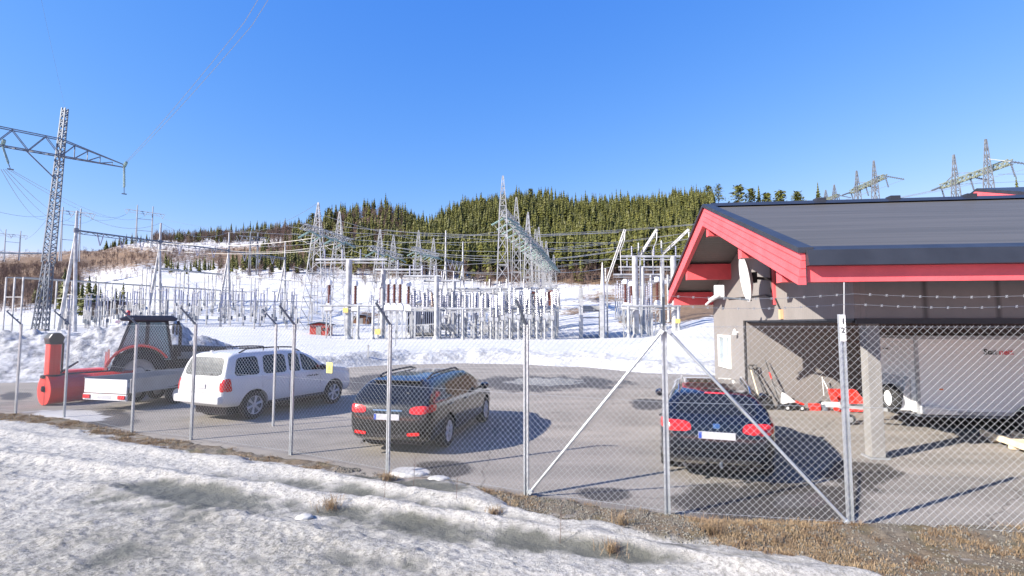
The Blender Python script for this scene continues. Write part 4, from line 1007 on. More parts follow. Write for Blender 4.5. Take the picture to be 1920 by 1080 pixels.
w = MB(); w.prism([(3.35, .75), (4.05, .85), (4.1, 1.45), (3.95, 1.5), (3.35, 1.35)], -.75, .75, 'y'); w.box(3.3, 4.15, -.8, -.75, .9, 1.52); w.box(3.3, 4.15, .75, .8, .9, 1.52); w.build('front_weight_box', TBK, TT, bevel=.03)
for s in (1, -1):
    w = MB(); w.box(-1.0, -.94, s * .95 - .03, s * .95 + .03, .9, 1.55); w.build('marker_stick', WOOD, TT)
# snow blower on the rear linkage: a thing of its own
xa, ya = gp(84, 764)
SB = thing('snow_blower', 'red tractor snow blower with round end plate and tall ribbed chute', 'snow blower', (-14.35, 15.9, 0), rad(62))
Ls = 2.35
w = MB()
prof = [(.42 * math.cos(a) * 1.0, .46 + .44 * math.sin(a)) for a in [rad(k) for k in range(-70, 191, 20)]]
n_ = len(prof)
vs = [(0.02, -p[0], p[1]) for p in prof] + [(Ls, -p[0], p[1]) for p in prof] + [(0.02, -p[0] * .95, .46 + (p[1] - .46) * .95) for p in prof] + [(Ls, -p[0] * .95, .46 + (p[1] - .46) * .95) for p in prof]
fs = []
for k in range(n_ - 1): fs += [(k, k + 1, n_ + k + 1, n_ + k), (2*n_ + k, 3*n_ + k, 3*n_ + k + 1, 2*n_ + k + 1)]
w.add(vs, fs); w.build('auger_housing', RED, SB)
for x in (0, Ls):
    w = MB(); w.lathe([(.001, -.02), (.45, -.02), (.45, .02), (.001, .02)], c=(x, 0, .46), axis='x', n=32); e = w.build('end_plate', RED, SB)
    w = MB(); w.lathe([(.001, -.07), (.07, -.06), (.10, 0), (.07, .05), (.001, .06)], c=(x - .02, 0, .50), axis='x', n=14); w.bar((x - .03, -.12, .42), (x - .03, .12, .58), .03); w.build('bearing', BLACK, e)
w = MB(); w.tube((.03, 0, .46), (Ls - .03, 0, .46), .06)
for k in range(60):
    a = k * .5; x = .06 + k * (Ls - .12) / 60
    w.bar((x, .06 * math.cos(a), .46 + .06 * math.sin(a)), (x + .03, .36 * math.cos(a + .25), .46 + .36 * math.sin(a + .25)), .035)
w.build('auger', RED, SB)
w = MB(); w.prism([(.55, .5), (1.8, .5), (1.6, 1.05), (.75, 1.05)], .36, .85, 'y') if False else w.box(.5, 1.85, .36, .95, .35, 1.0); w.build('impeller_casing', RED, SB, bevel=.08)
w = MB(); w.tube((.02, .02, .92), (Ls, .02, .92), .03); w.tube((.3, .1, .9), (1.0, .5, 1.25), .035); w.build('guard_bar', TBK, SB)
# chute stands over the near end
CHX, CHY = .20, .12
w = MB()
for k, (x0_, x1_) in enumerate(((-.15, -.01), (.01, .15))): w.box(CHX + x0_, CHX + x1_, CHY - .17, CHY + .17, .84, 1.90)
w.box(CHX - .02, CHX + .02, CHY - .15, CHY + .15, .86, 1.86)
w.build('chute', RED, SB, bevel=.04)
w = MB(); w.lathe([(.26, .82), (.28, .84), (.28, .90), (.26, .92)], c=(CHX, CHY, 0), n=20); w.build('chute_ring', TBK, SB)
w = MB(); w.prism([(-.16, 1.85), (.16, 1.85), (.22, 2.08), (.10, 2.22), (-.10, 2.22), (-.2, 2.05)], CHY - .2, CHY + .2, 'y'); w.v = [(x + CHX, y, z) for x, y, z in w.v]; w.build('chute_cap', TBK, SB, bevel=.05)
w = MB(); w.tube((CHX + .24, CHY, 1.0), (CHX + .24, CHY, 1.9), .03); w.bar((CHX + .24, CHY, 1.1), (CHX + .1, CHY - .1, 1.1), .04); w.build('chute_cylinder', TBK, SB)
# ------------------------------------------------------------------ switchyard
ORD = ['leftmost', 'second', 'third', 'fourth', 'fifth', 'sixth', 'seventh', 'eighth', 'ninth', 'tenth', 'eleventh', 'twelfth', 'thirteenth', 'fourteenth', 'fifteenth', 'sixteenth', 'seventeenth', 'eighteenth', 'nineteenth', 'twentieth', 'twenty-first', 'twenty-second', 'twenty-third']
def nth(k): return ORD[k] if k == 0 else ORD[k] + ' from left'
ROWN = ['nearest', 'second nearest', 'third nearest', 'fourth nearest', 'fifth nearest', 'sixth nearest', 'farthest']
def gz(x, y): return float(ht(np.array([x]), np.array([y]))[0])
def lat(w, c0, c1, a0, a1, n=8, r=.07, rb=.045):
    """square lattice shaft from c0 to c1, half widths a0 -> a1, X-braced"""
    c0 = Vector(c0); c1 = Vector(c1); d = (c1 - c0).normalized(); up = Vector((0, 0, 1)) if abs(d.z) < .9 else Vector((0, 1, 0))
    x = d.cross(up).normalized(); y = d.cross(x)
    def P(f, k):
        a = a0 + (a1 - a0) * f; s = ((1, 1), (-1, 1), (-1, -1), (1, -1))[k % 4]; return c0.lerp(c1, f) + x * a * s[0] + y * a * s[1]
    for k in range(4): w.bar(P(0, k), P(1, k), r * 2)
    for i in range(n):
        f0, f1 = i / n, (i + 1) / n
        for k in range(4):
            w.bar(P(f0, k + i), P(f1, k + 1 + i), rb * 2)
            if i % 2 == 0: w.bar(P(f1, k), P(f1, k + 1), rb * 2)
def ins(w, a, b_, r=.14, n=6, k=None):
    """ribbed insulator between two points"""
    a = Vector(a); b_ = Vector(b_); L = (b_ - a).length; k = k or max(4, int(L / .22))
    w.tube(a, b_, r * .5, n=6)
    for i in range(k): w.tube(a.lerp(b_, (i + .25) / k), a.lerp(b_, (i + .75) / k), r, r * .75, n=n)
def sag(w, a, b_, s, r=.03, n=10, nn=3):
    a = Vector(a); b_ = Vector(b_); w.path([a.lerp(b_, i / n) - Vector((0, 0, 4 * s * (i / n) * (1 - i / n))) for i in range(n + 1)], r, n=nn)
def gantry(name, label, tw, bz, cat='gantry', spread=1.6, a_top=.55, r=.07, ext=0, strings=True):
    """tw: [(px, ytop, Y)] lattice towers linked by lattice beams at height bz above their feet"""
    P = []
    for (px, yt, Y) in tw:
        t_ = pd(px, yt, Y); P.append((t_.x, t_.y, gz(t_.x, t_.y), t_.z))
    T = thing(name, label, cat, (P[0][0], P[0][1], P[0][2])); O = Vector((P[0][0], P[0][1], P[0][2]))
    bt = []
    for (x, y, zb, zt) in P:
        zm = zt - (zt - zb) * .19; w = MB(); lat(w, Vector((x, y, zb - .3)) - O, Vector((x, y, zm)) - O, spread, a_top, 9, r, r * .62)
        m_ = w.build('mast', GALVP, T, fix=False)
        w = MB(); lat(w, Vector((x, y, zm)) - O, Vector((x, y, zt)) - O, a_top, .08, 5, r * .8, r * .5); w.build('peak', GALVP, T, fix=False)
        bt.append(Vector((x, y, zm - .2)) - O)
    seg = list(zip(bt[:-1], bt[1:]))
    if ext:
        d = (bt[1] - bt[0]).normalized() * ext; seg = [(bt[0] - d, bt[0])] + seg + [(bt[-1], bt[-1] + (bt[-1] - bt[-2]).normalized() * ext)]
    for (a, b_) in seg:
        w = MB(); lat(w, a - Vector((0, 0, .6)), b_ - Vector((0, 0, .6)), .5, .5, max(4, int((b_ - a).length / 1.4)), .05, .035); w.build('beam', GALVP, T, fix=False)
        if strings:
            n = max(1, int((b_ - a).length / 3.6))
            for i in range(n):
                c = a.lerp(b_, (i + .5) / n) - Vector((0, 0, 1.1))
                w = MB(); ins(w, c, c + Vector((2.2, -.2, -1.2)), .2); ins(w, c, c + Vector((-2.2, .2, -1.2)), .2)
                s_ = w.build('insulator_string', GREENI, T, fix=False)
                w = MB(); sag(w, c + Vector((1.9, -.2, -1.1)), c + Vector((-1.9, .2, -1.1)), 1.2, .035); w.tube(c + Vector((0, 0, -2.3)), c + Vector((.1, 0, -8.5)), .035, n=3); w.build('jumper_wire', CONDM, T, fix=False)
    return T, [O + b_ for b_ in bt]
_, G1 = gantry('lattice_gantry', 'tallest lattice gantry of the switchyard, running away from the viewer with green insulators', [(943, 330, 78), (968, 370, 91), (989, 402, 105), (1004, 430, 122), (1016, 452, 142), (1027, 470, 165)], 20, spread=1.15, a_top=.5)
_, G5 = gantry('lattice_gantry', 'second lower lattice gantry crowded against the right side of the tallest one', [(990, 398, 96), (1010, 426, 112), (1024, 452, 130), (1038, 478, 152)], 20, spread=1.1, a_top=.45)
_, G2 = gantry('lattice_gantry', 'lattice gantry of two splayed towers standing behind the red hut', [(597, 380, 95), (637, 397, 103)], 20, spread=2.3, ext=5)
_, G3 = gantry('lattice_gantry', 'lattice gantry of two splayed towers left of the thin white masts', [(713, 430, 118), (738, 440, 125)], 20, spread=2.3, ext=5)
_, G4 = gantry('lattice_gantry', 'farthest small lattice gantry in front of the forest between the other gantries', [(785, 432, 135), (813, 446, 150)], 20, spread=1.8, ext=5)
# tubular A-masts with a beam
def amasts(label, tops, bys, rail=.16, r=.24):
    P = [pd(*t_) for t_ in tops]; O = Vector((P[0].x, P[0].y, gz(P[0].x, P[0].y)))
    T = thing('mast_gantry', label, 'gantry', O); B_ = []
    for p, (px, yt, Y), by in zip(P, tops, bys):
        zb = gz(p.x, p.y); zj = pd(px, by, Y).z
        w = MB(); w.tube(Vector((p.x, p.y, zj - 1.5)) - O, Vector((p.x, p.y, p.z)) - O, r, r * .7, n=8)
        for s in (-1, 1): w.tube(Vector((p.x + s * 1.4 - .6, p.y, zb - .3)) - O, Vector((p.x, p.y, zj - 1.2)) - O, r * 1.15, r, n=8)
        w.build('mast', GALVP, T, smooth=True); B_.append(Vector((p.x, p.y, zj)))
        w = MB(); w.tube(Vector((p.x, p.y, zj - .35)) - O, Vector((p.x, p.y, zj + .35)) - O, r * 1.5, n=8); w.build('collar', GALVD, T)
    for a, b_ in zip(B_[:-1], B_[1:]):
        w = MB(); a = a - O; b_ = b_ - O; w.tube(a, b_, rail, n=6)
        w.bar(a + Vector((0, 0, -.5)), b_ + Vector((0, 0, -.5)), .1)
        n = 14
        for i in range(n): w.bar(a.lerp(b_, i / n) - Vector((0, 0, .5 * (i % 2))), a.lerp(b_, (i + 1) / n) - Vector((0, 0, .5 * ((i + 1) % 2))), .07)
        w.build('beam', GALVD, T, fix=False)
        for i in range(1, 4):
            c = a.lerp(b_, i / 4); w = MB(); ins(w, c + Vector((-.6, 0, 0)), c + Vector((0, 0, -2.2)), .12); ins(w, c + Vector((.6, 0, 0)), c + Vector((0, 0, -2.2)), .12); w.build('insulator_string', GREYI, T, fix=False)
    return T, B_
_, A1 = amasts('row of four pale tubular A-masts with a thin beam across the left of the switchyard', [(145, 395, 85), (302, 418, 105), (430, 435, 128), (535, 452, 156)], (432, 453, 470, 484))
_, A2 = amasts('pair of slim white masts in the middle of the switchyard before the forest', [(836, 432, 120), (868, 453, 138)], (487, 492), rail=.12, r=.22)
# big pylon at the left: one lattice shaft on two feet, long crossarm towards the viewer
def mk_pylon():
    tp = pd(122, 203, 90); O = Vector((tp.x - 1.8, tp.y, gz(tp.x, tp.y)))
    T = thing('pylon', 'tall blue grey lattice pylon with a long crossarm at the left edge', 'pylon', O); tp = tp - O
    zf = 0; zk = 12.0
    w = MB()
    for s in (-1, 1): lat(w, (s * .95 - .2, 0, -.5), (.55 + s * .28, 0, zk), .32, .36, 12, .075, .05)
    for i in range(6): z = zk * (i + .5) / 6; x = z / zk * .75 - .2; w.bar((x - .7, 0, z), (x + .7, 0, z + .9), .08)
    w.build('feet', GALVD, T, fix=False)
    w = MB(); lat(w, (.55, 0, zk), tp, .62, .30, 30, .085, .06); w.build('mast', GALVD, T, fix=False)
    w = MB(); w.box(-1.5, 1.1, -.5, .5, -.8, .35); w.build('footing', CONC, T)
    u = Vector((.70, .714, 0)).normalized()
    zt_ = pd(118, 262, 90).z - O.z; zb_ = pd(116, 293, 90).z - O.z
    cx = tp.x - .25
    c0 = Vector((cx, 0, zb_)); ctop = Vector((cx, 0, zt_))
    def arm(L):
        w = MB(); tip = c0 + u * L * 1.0; perp = Vector((-u.y, u.x, 0)) * .55
        for s in (-1, 1):
            w.bar(ctop + perp * s, tip + Vector((0, 0, .5)), .16); w.bar(c0 + perp * s, tip, .17)
            n = 5
            for i in range(n):
                a = c0 + perp * s; f0 = i / n; f1 = (i + 1) / n; tt = ctop + perp * s
                w.bar(a.lerp(tip, f0), tt.lerp(tip, f1), .09)
                w.bar(a.lerp(tip, f1), tt.lerp(tip, f1), .07)
        for i in range(9): w.bar(c0.lerp(tip, i / 9) + perp * (1 - i / 9), c0.lerp(tip, (i + 1) / 9) - perp * (1 - (i + 1) / 9), .08)
        w.build('crossarm', GALVD, T, fix=False); return tip
    t1 = arm(9.2)
    # long arm with constant depth
    w = MB(); perp = Vector((-u.y, u.x, 0)) * .55; L = 17
    for s in (-1, 1):
        q = -u * L; p0 = c0 + perp * s; p1 = ctop + perp * s
        w.bar(p1, p1 + q * .97 + Vector((0, 0, .2)), .15); w.bar(p0, p0 + q, .17)
        n = 4
        for i in range(n):
            w.bar((p0 + q * (i / n)), (p1 + q * ((i + .5) / n)), .11); w.bar((p1 + q * ((i + .5) / n)), (p0 + q * ((i + 1) / n)), .11)
    for i in range(16): w.bar(c0 - u * L * i / 16 + perp * (-1) ** i, c0 - u * L * (i + 1) / 16 + perp * (-1) ** (i + 1), .08)
    w.build('crossarm', GALVD, T, fix=False)
    w = MB(); w.bar(c0 - u * L * .27, (cx - .25, 0, zb_ - 4.6), .18); w.build('knee_brace', GALVD, T, fix=False)
    for k, tip in enumerate((t1, c0 - u * 7.4)):
        for s in (-1, 1):
            w = MB(); o_ = Vector((-u.y, u.x, 0)) * .25 * s
            e = tip + o_ + (Vector((.35, -.1, -5.2)) if k == 0 else Vector((2.6, -1.0, -4.3))); ins(w, tip + o_, tip.lerp(e, .75) + o_, .17, k=12); w.build('insulator_string', GREENI, T, fix=False)
            w = MB(); w.tube(tip.lerp(e, .75) + o_, e + o_ * .5, .04, n=4); w.bar(e - u * .4, e + u * .4, .1); w.build('clamp', GALVD, T, fix=False)
        w = MB(); ins(w, tip + Vector((0, 0, .2)), tip + Vector((1.0, -.8, .8)), .3, k=6); w.build('insulator_string', GREENI, T, fix=False)
    return O, O + t1, O + c0 - u * 7.4, O + tp
PO, PT1, PT2, PTOPP = mk_pylon()
# conductors
def wire(label, pts, s=1.0, r=.03, m=CONDM, name='conductor_wire', n=14, grp=None):
    O = Vector(pts[0]); w = MB()
    for a, b_ in zip(pts[:-1], pts[1:]): sag(w, Vector(a) - O, Vector(b_) - O, s, r, n)
    o = w.build(name, m, fix=False); o.location = O; return tag(o, label, 'power line', grp)
for k in (0, 1): wire(('left' if k == 0 else 'right') + ' pale conductor of the pair rising from the tall left pylon over the road', [PT1 + Vector((.3 * k, 0, .8)), PT1 + Vector((46, -44, 2.2 - .0)) + Vector((.55 * k, .55 * k, 0)), PT1 + Vector((92, -93, 10)) + Vector((.55 * k, .55 * k, 0))], .5, .03, CONDM, n=24, grp='conductors over the road')
wire('thin earth wire rising steeply from the top of the tall left pylon', [PTOPP, PTOPP + Vector((38, -50, 4))], .3, .012, DARKC, n=20)
# supports in the left field
def post_unit():
    T = thing('insulator_support', '', 'insulator', (0, 0, 0))
    w = MB(); w.bar((-.12, 0, -.6), (-.12, 0, 3.6), .16); w.bar((.16, 0, -.6), (.16, 0, 3.6), .10)
    for i in range(4): w.bar((-.12, 0, i * .9), (.16, 0, i * .9 + .5), .06)
    w.box(-.25, .3, -.14, .14, 3.6, 3.72); w.build('steel_support', GALVP, T, fix=False)
    w = MB(); ins(w, (0, 0, 3.72), (0, 0, 6.2), .15, k=9); w.build('insulator', GREYI, T, fix=False)
    w = MB(); w.tube((-.55, 0, 6.28), (.6, 0, 6.28), .06, n=5); w.bar((.5, 0, 6.28), (.5, 0, 6.6), .08); w.build('contact', CONDM, T, fix=False)
    w = MB(); w.box(-.36, .06, -.32, -.1, 1.1, 1.9); w.build('drive_box', GALVD, T, fix=False)
    return T
ULAB = 'pale steel support with grey insulator and small grey box in the left field of the switchyard'
pu = post_unit(); first = True; rr_ = random.Random(5)
for row, Y in enumerate((94, 100, 106, 116, 124, 133)):
    cnt = 0
    for k in range(19):
        px = 118 + k * 24.5 + rr_.uniform(-5, 5) + row * 4; X = (px - 960) / 960 * Y
        if rr_.random() < .14 or px > 562: continue
        o = pu if first else copy_tree(pu); first = False
        yy = Y + rr_.uniform(-2, 2); o.location = (X, yy, gz(X, yy)); o.rotation_euler.z = rr_.choice((0, 0, math.pi, 1.57)); s_ = rr_.uniform(.86, 1.06); o.scale = (1, 1, s_)
        tag(o, 'grey insulator support, %s in the %s row of the left field' % (nth(cnt), ROWN[row]), 'insulator', 'insulator supports in the left field'); cnt += 1
# busbar racks
def rack(label, p0, p1, n, h=None, lines=3, gap=1.5, r=.09):
    a = pd(*p0); b_ = pd(*p1); O = Vector((a.x, a.y, gz(a.x, a.y))); T = thing('busbar_rack', label, 'busbar rack', O)
    side = Vector(((b_ - a).y, -(b_ - a).x, 0)).normalized()
    for j in range(lines):
        w = MB(); o_ = side * gap * (j - (lines - 1) / 2); w.tube(a - O + o_, b_ - O + o_, r, n=6); w.build('busbar', CONDM, T, fix=False)
    for i in range(n):
        c = a.lerp(b_, i / (n - 1)); zg = gz(c.x, c.y) - .3
        w = MB()
        for j in range(lines):
            q = c + side * gap * (j - (lines - 1) / 2); w.bar(Vector((q.x, q.y, zg)) - O, q - O, .2)
        w.bar(c - side * gap * (lines - 1) / 2 - Vector((0, 0, 3.4)) - O, c + side * gap * (lines - 1) / 2 - Vector((0, 0, 3.4)) - O, .14); w.build('support', GALVP, T, fix=False)
rack('long low busbar rack with three pale rails starting by the tall left pylon', (28, 520, 88), (470, 548, 165), 9)
rack('busbar rack on high posts before the snowy slope left of the four A-masts', (280, 502, 118), (440, 517, 150), 4, lines=4, gap=1.1)
rack('busbar rack low over the snow in the middle distance left of the lattice towers', (425, 516, 140), (590, 530, 135), 4, lines=3)
rack('lower busbar rack running behind the tractor cab towards the lattice towers', (130, 560, 100), (585, 566, 112), 9, lines=2, r=.07)
# centre: three phase disconnector frames
def disc_unit():
    T = thing('disconnector_frame', '', 'disconnector', (0, 0, 0))
    for s in (-1, 1):
        w = MB(); w.bar((s * 1.7, 0, -.5), (s * 1.7, 0, 4.3), .22); w.box(s * 1.7 - .3, s * 1.7 + .3, -.3, .3, -.4, .12); w.bar((s * 1.7, 0, .4), (s * 1.7, 1.2, 2.4), .1); w.build('leg', GALVP, T, fix=False)
    w = MB(); w.bar((-2.3, 0, 4.4), (2.3, 0, 4.4), .26); w.bar((-2.2, 1.1, 4.4), (2.2, 1.1, 4.4), .16); w.bar((-1.7, 0, 2.0), (1.7, 0, 2.2), .08); w.build('crossbeam', GALVP, T, fix=False)
    for x in (-1.9, 0, 1.9):
        for y in (0, 1.1):
            w = MB(); ins(w, (x, y, 4.55), (x, y, 6.9), .17, k=9); w.build('insulator', GREYI, T, fix=False)
        w = MB(); w.tube((x, -.5, 7.0), (x, 1.6, 7.0), .06, n=5); w.bar((x - .3, 0, 7.0), (x + .3, 0, 7.25), .1); w.tube((x, -.3, 7.0), (x + .2, -.3, 4.6), .035, n=3); w.build('contact_arm', CONDM, T, fix=False)
    w = MB(); w.box(-.35, .35, -.35, -.05, 1.0, 2.0); w.build('drive_box', GALVP, T, fix=False)
    return T
du = disc_unit(); first = True
for row, Y in enumerate((72, 76, 81, 87, 94, 103, 114)):
    x0 = 768 - row * 2; x1 = 1048 + row * 1.0; xx0 = (x0 - 960) / 960 * Y; xx1 = (x1 - 960) / 960 * Y; n = int((xx1 - xx0) / 3.9); cnt = 0
    for k in range(n):
        X = xx0 + 2.3 + (xx1 - xx0 - 4.6) * k / max(1, n - 1) + rr_.uniform(-.3, .3)
        if rr_.random() < .08: continue
        o = du if first else copy_tree(du); first = False
        yy = Y + rr_.uniform(-1, 1); o.location = (X, yy, gz(X, yy)); o.rotation_euler.z = rr_.uniform(-.04, .04) + (1.57 if rr_.random() < .2 else 0); o.scale = (1, 1, rr_.uniform(.92, 1.08))
        tag(o, 'pale disconnector frame, %s in the %s row of the dense middle' % (nth(cnt), ROWN[row]), 'disconnector', 'disconnector frames in the middle'); cnt += 1
# slim posts with insulator, standing between the frames
def slim_unit():
    T = thing('voltage_transformer', '', 'transformer', (0, 0, 0))
    w = MB(); w.tube((0, 0, -.4), (0, 0, 2.7), .16, n=8); w.box(-.35, .35, -.35, .35, -.3, .1); w.build('pedestal', GALVP, T, fix=False)
    w = MB(); w.box(-.24, .24, -.24, .24, 2.7, 3.3); w.build('tank', GALVP, T)
    w = MB(); ins(w, (0, 0, 3.4), (0, 0, 6.1), .2, k=9); w.build('insulator', GREYI, T, fix=False)
    w = MB(); w.lathe([(.001, 6.1), (.26, 6.12), (.26, 6.45), (.12, 6.6), (.001, 6.62)], n=10); w.build('cap', WPAINT, T, smooth=True)
    return T
su = slim_unit(); first = True
for (Y, xs_) in ((70, range(905, 1045, 13)), (80, range(775, 1040, 20)), (95, range(780, 1040, 16))):
    for cnt, px in enumerate(xs_):
        X = (px - 960) / 960 * Y + rr_.uniform(-.2, .2); o = su if first else copy_tree(su); first = False
        o.location = (X, Y, gz(X, Y)); o.scale = (1, 1, rr_.uniform(.9, 1.1)); tag(o, 'slim white capped transformer, %s in the %s line among the middle frames' % (nth(cnt), {70: 'front', 80: 'central', 95: 'rear'}[Y]), 'transformer', 'slim instrument transformers')
# brown bushing instrument transformers
def bush_unit(r=.26, m=PORC):
    T = thing('current_transformer', '', 'transformer', (0, 0, 0))
    w = MB()
    for s in (-1, 1): w.bar((s * .35, 0, -.5), (s * .3, 0, 4.1), .14)
    for i in range(3): w.bar((-.35, 0, i * 1.3), (.33, 0, i * 1.3 + 1.2), .08)
    w.box(-.5, .5, -.3, .3, 4.1, 4.25); w.build('support', GALVP, T, fix=False)
    w = MB(); w.prism([(-.5, 4.25), (.5, 4.25), (.5, 4.9), (.2, 5.3), (-.2, 5.3), (-.5, 4.9)], -.4, .4, 'y'); w.build('tank', WPAINT, T, bevel=.03)
    w = MB(); ins(w, (0, 0, 5.3), (0, 0, 8.1), r, n=10, k=12); w.build('bushing', m, T, fix=False)
    w = MB(); w.lathe([(.001, 8.1), (r * 1.3, 8.12), (r * 1.4, 8.6), (r, 8.85), (.001, 8.9)], n=12); w.build('cap', WPAINT, T, smooth=True)
    return T
bu = bush_unit(.30); first = True
for (px, Y, lab) in ((617, 74, 'leftmost brown bushing transformer, in front of the red hut'), (666, 75, 'brown bushing transformer right beside the thick grey post of the T-frame'), (714, 78, 'brown bushing transformer between the two thick T-frame posts'), (728, 72, '!leftmost'), (739, 72, '!second'), (750, 72, '!third'), (766, 76, '!rightmost'), (1173, 74, 'brown bushing transformer at the left of the right hand bay'), (1184, 79, 'brown bushing transformer just behind the leftmost one of the right hand bay'), (1233, 74, 'brown bushing transformer in the middle of the right hand bay next to the garage roof')):
    X = (px - 960) / 960 * Y; o = bu if first else copy_tree(bu); first = False; o.location = (X, Y, gz(X, Y)); o.scale = (1, 1, .95 if lab else 1.0)
    tag(o, (lab[1:] + ' of the four close brown bushing transformers right of the bluish T-frame post') if lab[0] == '!' else lab, 'transformer', 'row of four brown bushing transformers' if lab[0] == '!' else None)
# tubular T and portal frames
def tframe(label, posts, beam, Y, ybeam, r=.3, m=GALVP, base=True):
    c = pd(posts[0], ybeam, Y); O = Vector((c.x, c.y, gz(c.x, c.y))); T = thing('tube_frame', label, 'steel frame', O)
    for px in posts:
        p = pd(px, ybeam, Y); zb = gz(p.x, p.y); w = MB(); w.tube(Vector((p.x, p.y, zb - .3)) - O, p - O, r, n=12); w.lathe([(r * 1.6, zb - .3 - O.z), (r * 1.6, zb + .15 - O.z), (r, zb + .5 - O.z)], c=(p.x - O.x, p.y - O.y, 0), n=12); w.build('post', m, T, smooth=True)
    a = pd(beam[0], ybeam, Y) - O; b_ = pd(beam[1], ybeam, Y) - O; w = MB(); w.tube(a, b_, .17, n=8); w.bar(a - Vector((0, 0, .45)), b_ - Vector((0, 0, .45)), .12); w.build('beam', m, T, fix=False)
    n = max(2, int((b_ - a).length / 3.2))
    for i in range(n + 1):
        q = a.lerp(b_, (i + .5) / (n + 1)); w = MB(); ins(w, q + Vector((0, 0, .1)), q + Vector((0, 0, 1.5)), .13, k=6); w.build('insulator', GREYI, T, fix=False)
    return T
tframe('thick grey post carrying a long T-beam just right of the red hut', (655,), (592, 726), 73, 487, .42)
tframe('bluish post with T-beam between the brown bushing transformers', (719,), (703, 790), 76, 506, .38)
tframe('pale post with T-beam at the left end of the dense middle frames', (819,), (757, 826), 72, 518, .33)
tframe('lower pale T-frame behind the left end of the dense middle frames', (851,), (795, 862), 78, 527, .25)
tframe('low wide pale portal frame along the front of the middle frames', (672, 700), (600, 715), 72, 573, .2)
tframe('pale portal frame standing tall in the middle before the tallest lattice gantry', (900, 930), (870, 950), 85, 545, .2)
tframe('big two post portal frame beside the garage roof', (1190, 1262), (1164, 1288), 73, 481, .42)
tframe('lower crossbar frame inside the big portal beside the garage', (1178, 1272), (1166, 1276), 72, 574, .2)
tframe('second portal behind the big one beside the garage', (1205, 1240), (1160, 1256), 82, 501, .25)
tframe('third lower portal behind the big one beside the garage', (1220, 1252), (1150, 1240), 92, 515, .22)
tframe('long pale crossbar frame at head height across the front of the middle frames', (868, 960, 1040), (838, 1048), 71, 579, .16)
tframe('upper long thin portal above the middle frames under the tallest gantry', (845, 925, 1005), (838, 1030), 80, 541, .15)
# raised disconnector arms of the right hand bay
for lab, (ax, ay), (tx, ty) in (('raised steel arm leftmost of the three beside the garage roof', (1138, 528), (1172, 430)), ('middle one of the three raised steel arms beside the garage roof', (1200, 480), (1232, 430)), ('rightmost of the three raised steel arms, nearest the red barge board', (1243, 476), (1292, 430))):
    a = pd(ax, ay, 76); b_ = pd(tx, ty, 74); O = Vector((a.x, a.y, gz(a.x, a.y))); T = thing('switch_arm', lab, 'disconnector', O)
    w = MB(); lat(w, a - O, b_ - O, .14, .12, 10, .05, .035); w.build('arm', GALVP, T, fix=False)
    w = MB(); w.path([b_ - O, b_ - O + Vector((-.1, 0, -1.6)), b_ - O + Vector((-.7, .2, -3.2)), b_ - O + Vector((-.6, .3, -6))], .07, n=5); w.build('flexible_lead', CONDM, T, fix=False)
    w = MB(); w.bar(Vector((0, 0, -.3)), Vector((0, 0, a.z - O.z)), .22); ins(w, (-.2, 0, a.z - O.z), (-.2, 0, a.z - O.z + 2.0), .15); w.build('pedestal', GALVP, T, fix=False)
# receding row of slim posts at its left
def rod_unit():
    T = thing('surge_arrester', '', 'arrester', (0, 0, 0))
    w = MB(); w.bar((0, 0, -.4), (0, 0, 4.2), .2); w.build('pedestal', GALVP, T, fix=False)
    w = MB(); ins(w, (0, 0, 4.2), (0, 0, 7.6), .17, k=10); w.build('insulator', GREYI, T, fix=False)
    w = MB(); w.tube((-.3, 0, 7.7), (.9, 0, 7.7), .05, n=5); w.build('contact', CONDM, T, fix=False)
    return T
ru = rod_unit()
for k in range(22):
    f = (k % 11) / 10; Y = 73 + 34 * f; px = (1196 if k < 11 else 1222) - 42 * f; X = (px - 960) / 960 * Y
    o = ru if k == 0 else copy_tree(ru); o.location = (X, Y, gz(X, Y)); o.scale = (1, 1, 1.0 + rr_.uniform(-.06, .06)); tag(o, 'slim arrester post, %s from the viewer in the %s receding row beside the garage' % ('nearest' if k % 11 == 0 else ORD[k % 11], 'left' if k < 11 else 'right'), 'arrester', 'arrester posts left of the garage')
# firewall
for lab, px, Y, zt, L in (('left concrete firewall slab of the pair in the middle of the snowy gap', 1089, 73, 7.6, 9), ('right concrete firewall slab of the pair beside the receding arrester posts', 1128, 73, 6.6, 9)):
    X = (px - 960) / 960 * Y; T = thing('firewall', lab, 'wall', (X, Y, gz(X, Y)), rad(-8))
    w = MB(); w.prism([(0, -.3), (L, -.3), (L, zt * .75), (3, zt * .75), (0, zt)], -.18, .18, 'x'); w.build('slab', CONC, T, bevel=.03)
    w = MB(); w.box(-.30, .30, -.12, .12, -.3, zt - .4); w.build('end_post', GALVP, T)
X = (1108 - 960) / 960 * 76
T = thing('cable_bridge', 'low steel bridge between the two concrete firewall slabs', 'cable bridge', (X, 77, gz(X, 77)))
w = MB(); w.box(-1.5, 1.5, 0, .15, 3.9, 4.8); w.bar((-1.4, 0, 3.0), (1.4, 0, 3.0), .15); w.build('panel', GALVP, T)
w = MB(); w.bar((-1.4, 0, -.2), (-1.4, 0, 4), .15); w.bar((1.4, 0, -.2), (1.4, 0, 4), .15); w.build('legs', GALVP, T)
X = (1126 - 960) / 960 * 80
T = thing('line_spike', 'white tapering spike rising above the right firewall slab', 'spike', (X, 78, gz(X, 78)))
w = MB(); w.lathe([(.35, -.3), (.35, 6), (.42, 6.4), (.05, 11.4), (.001, 11.5)], n=10); w.build('spike', WPAINT, T, smooth=True)
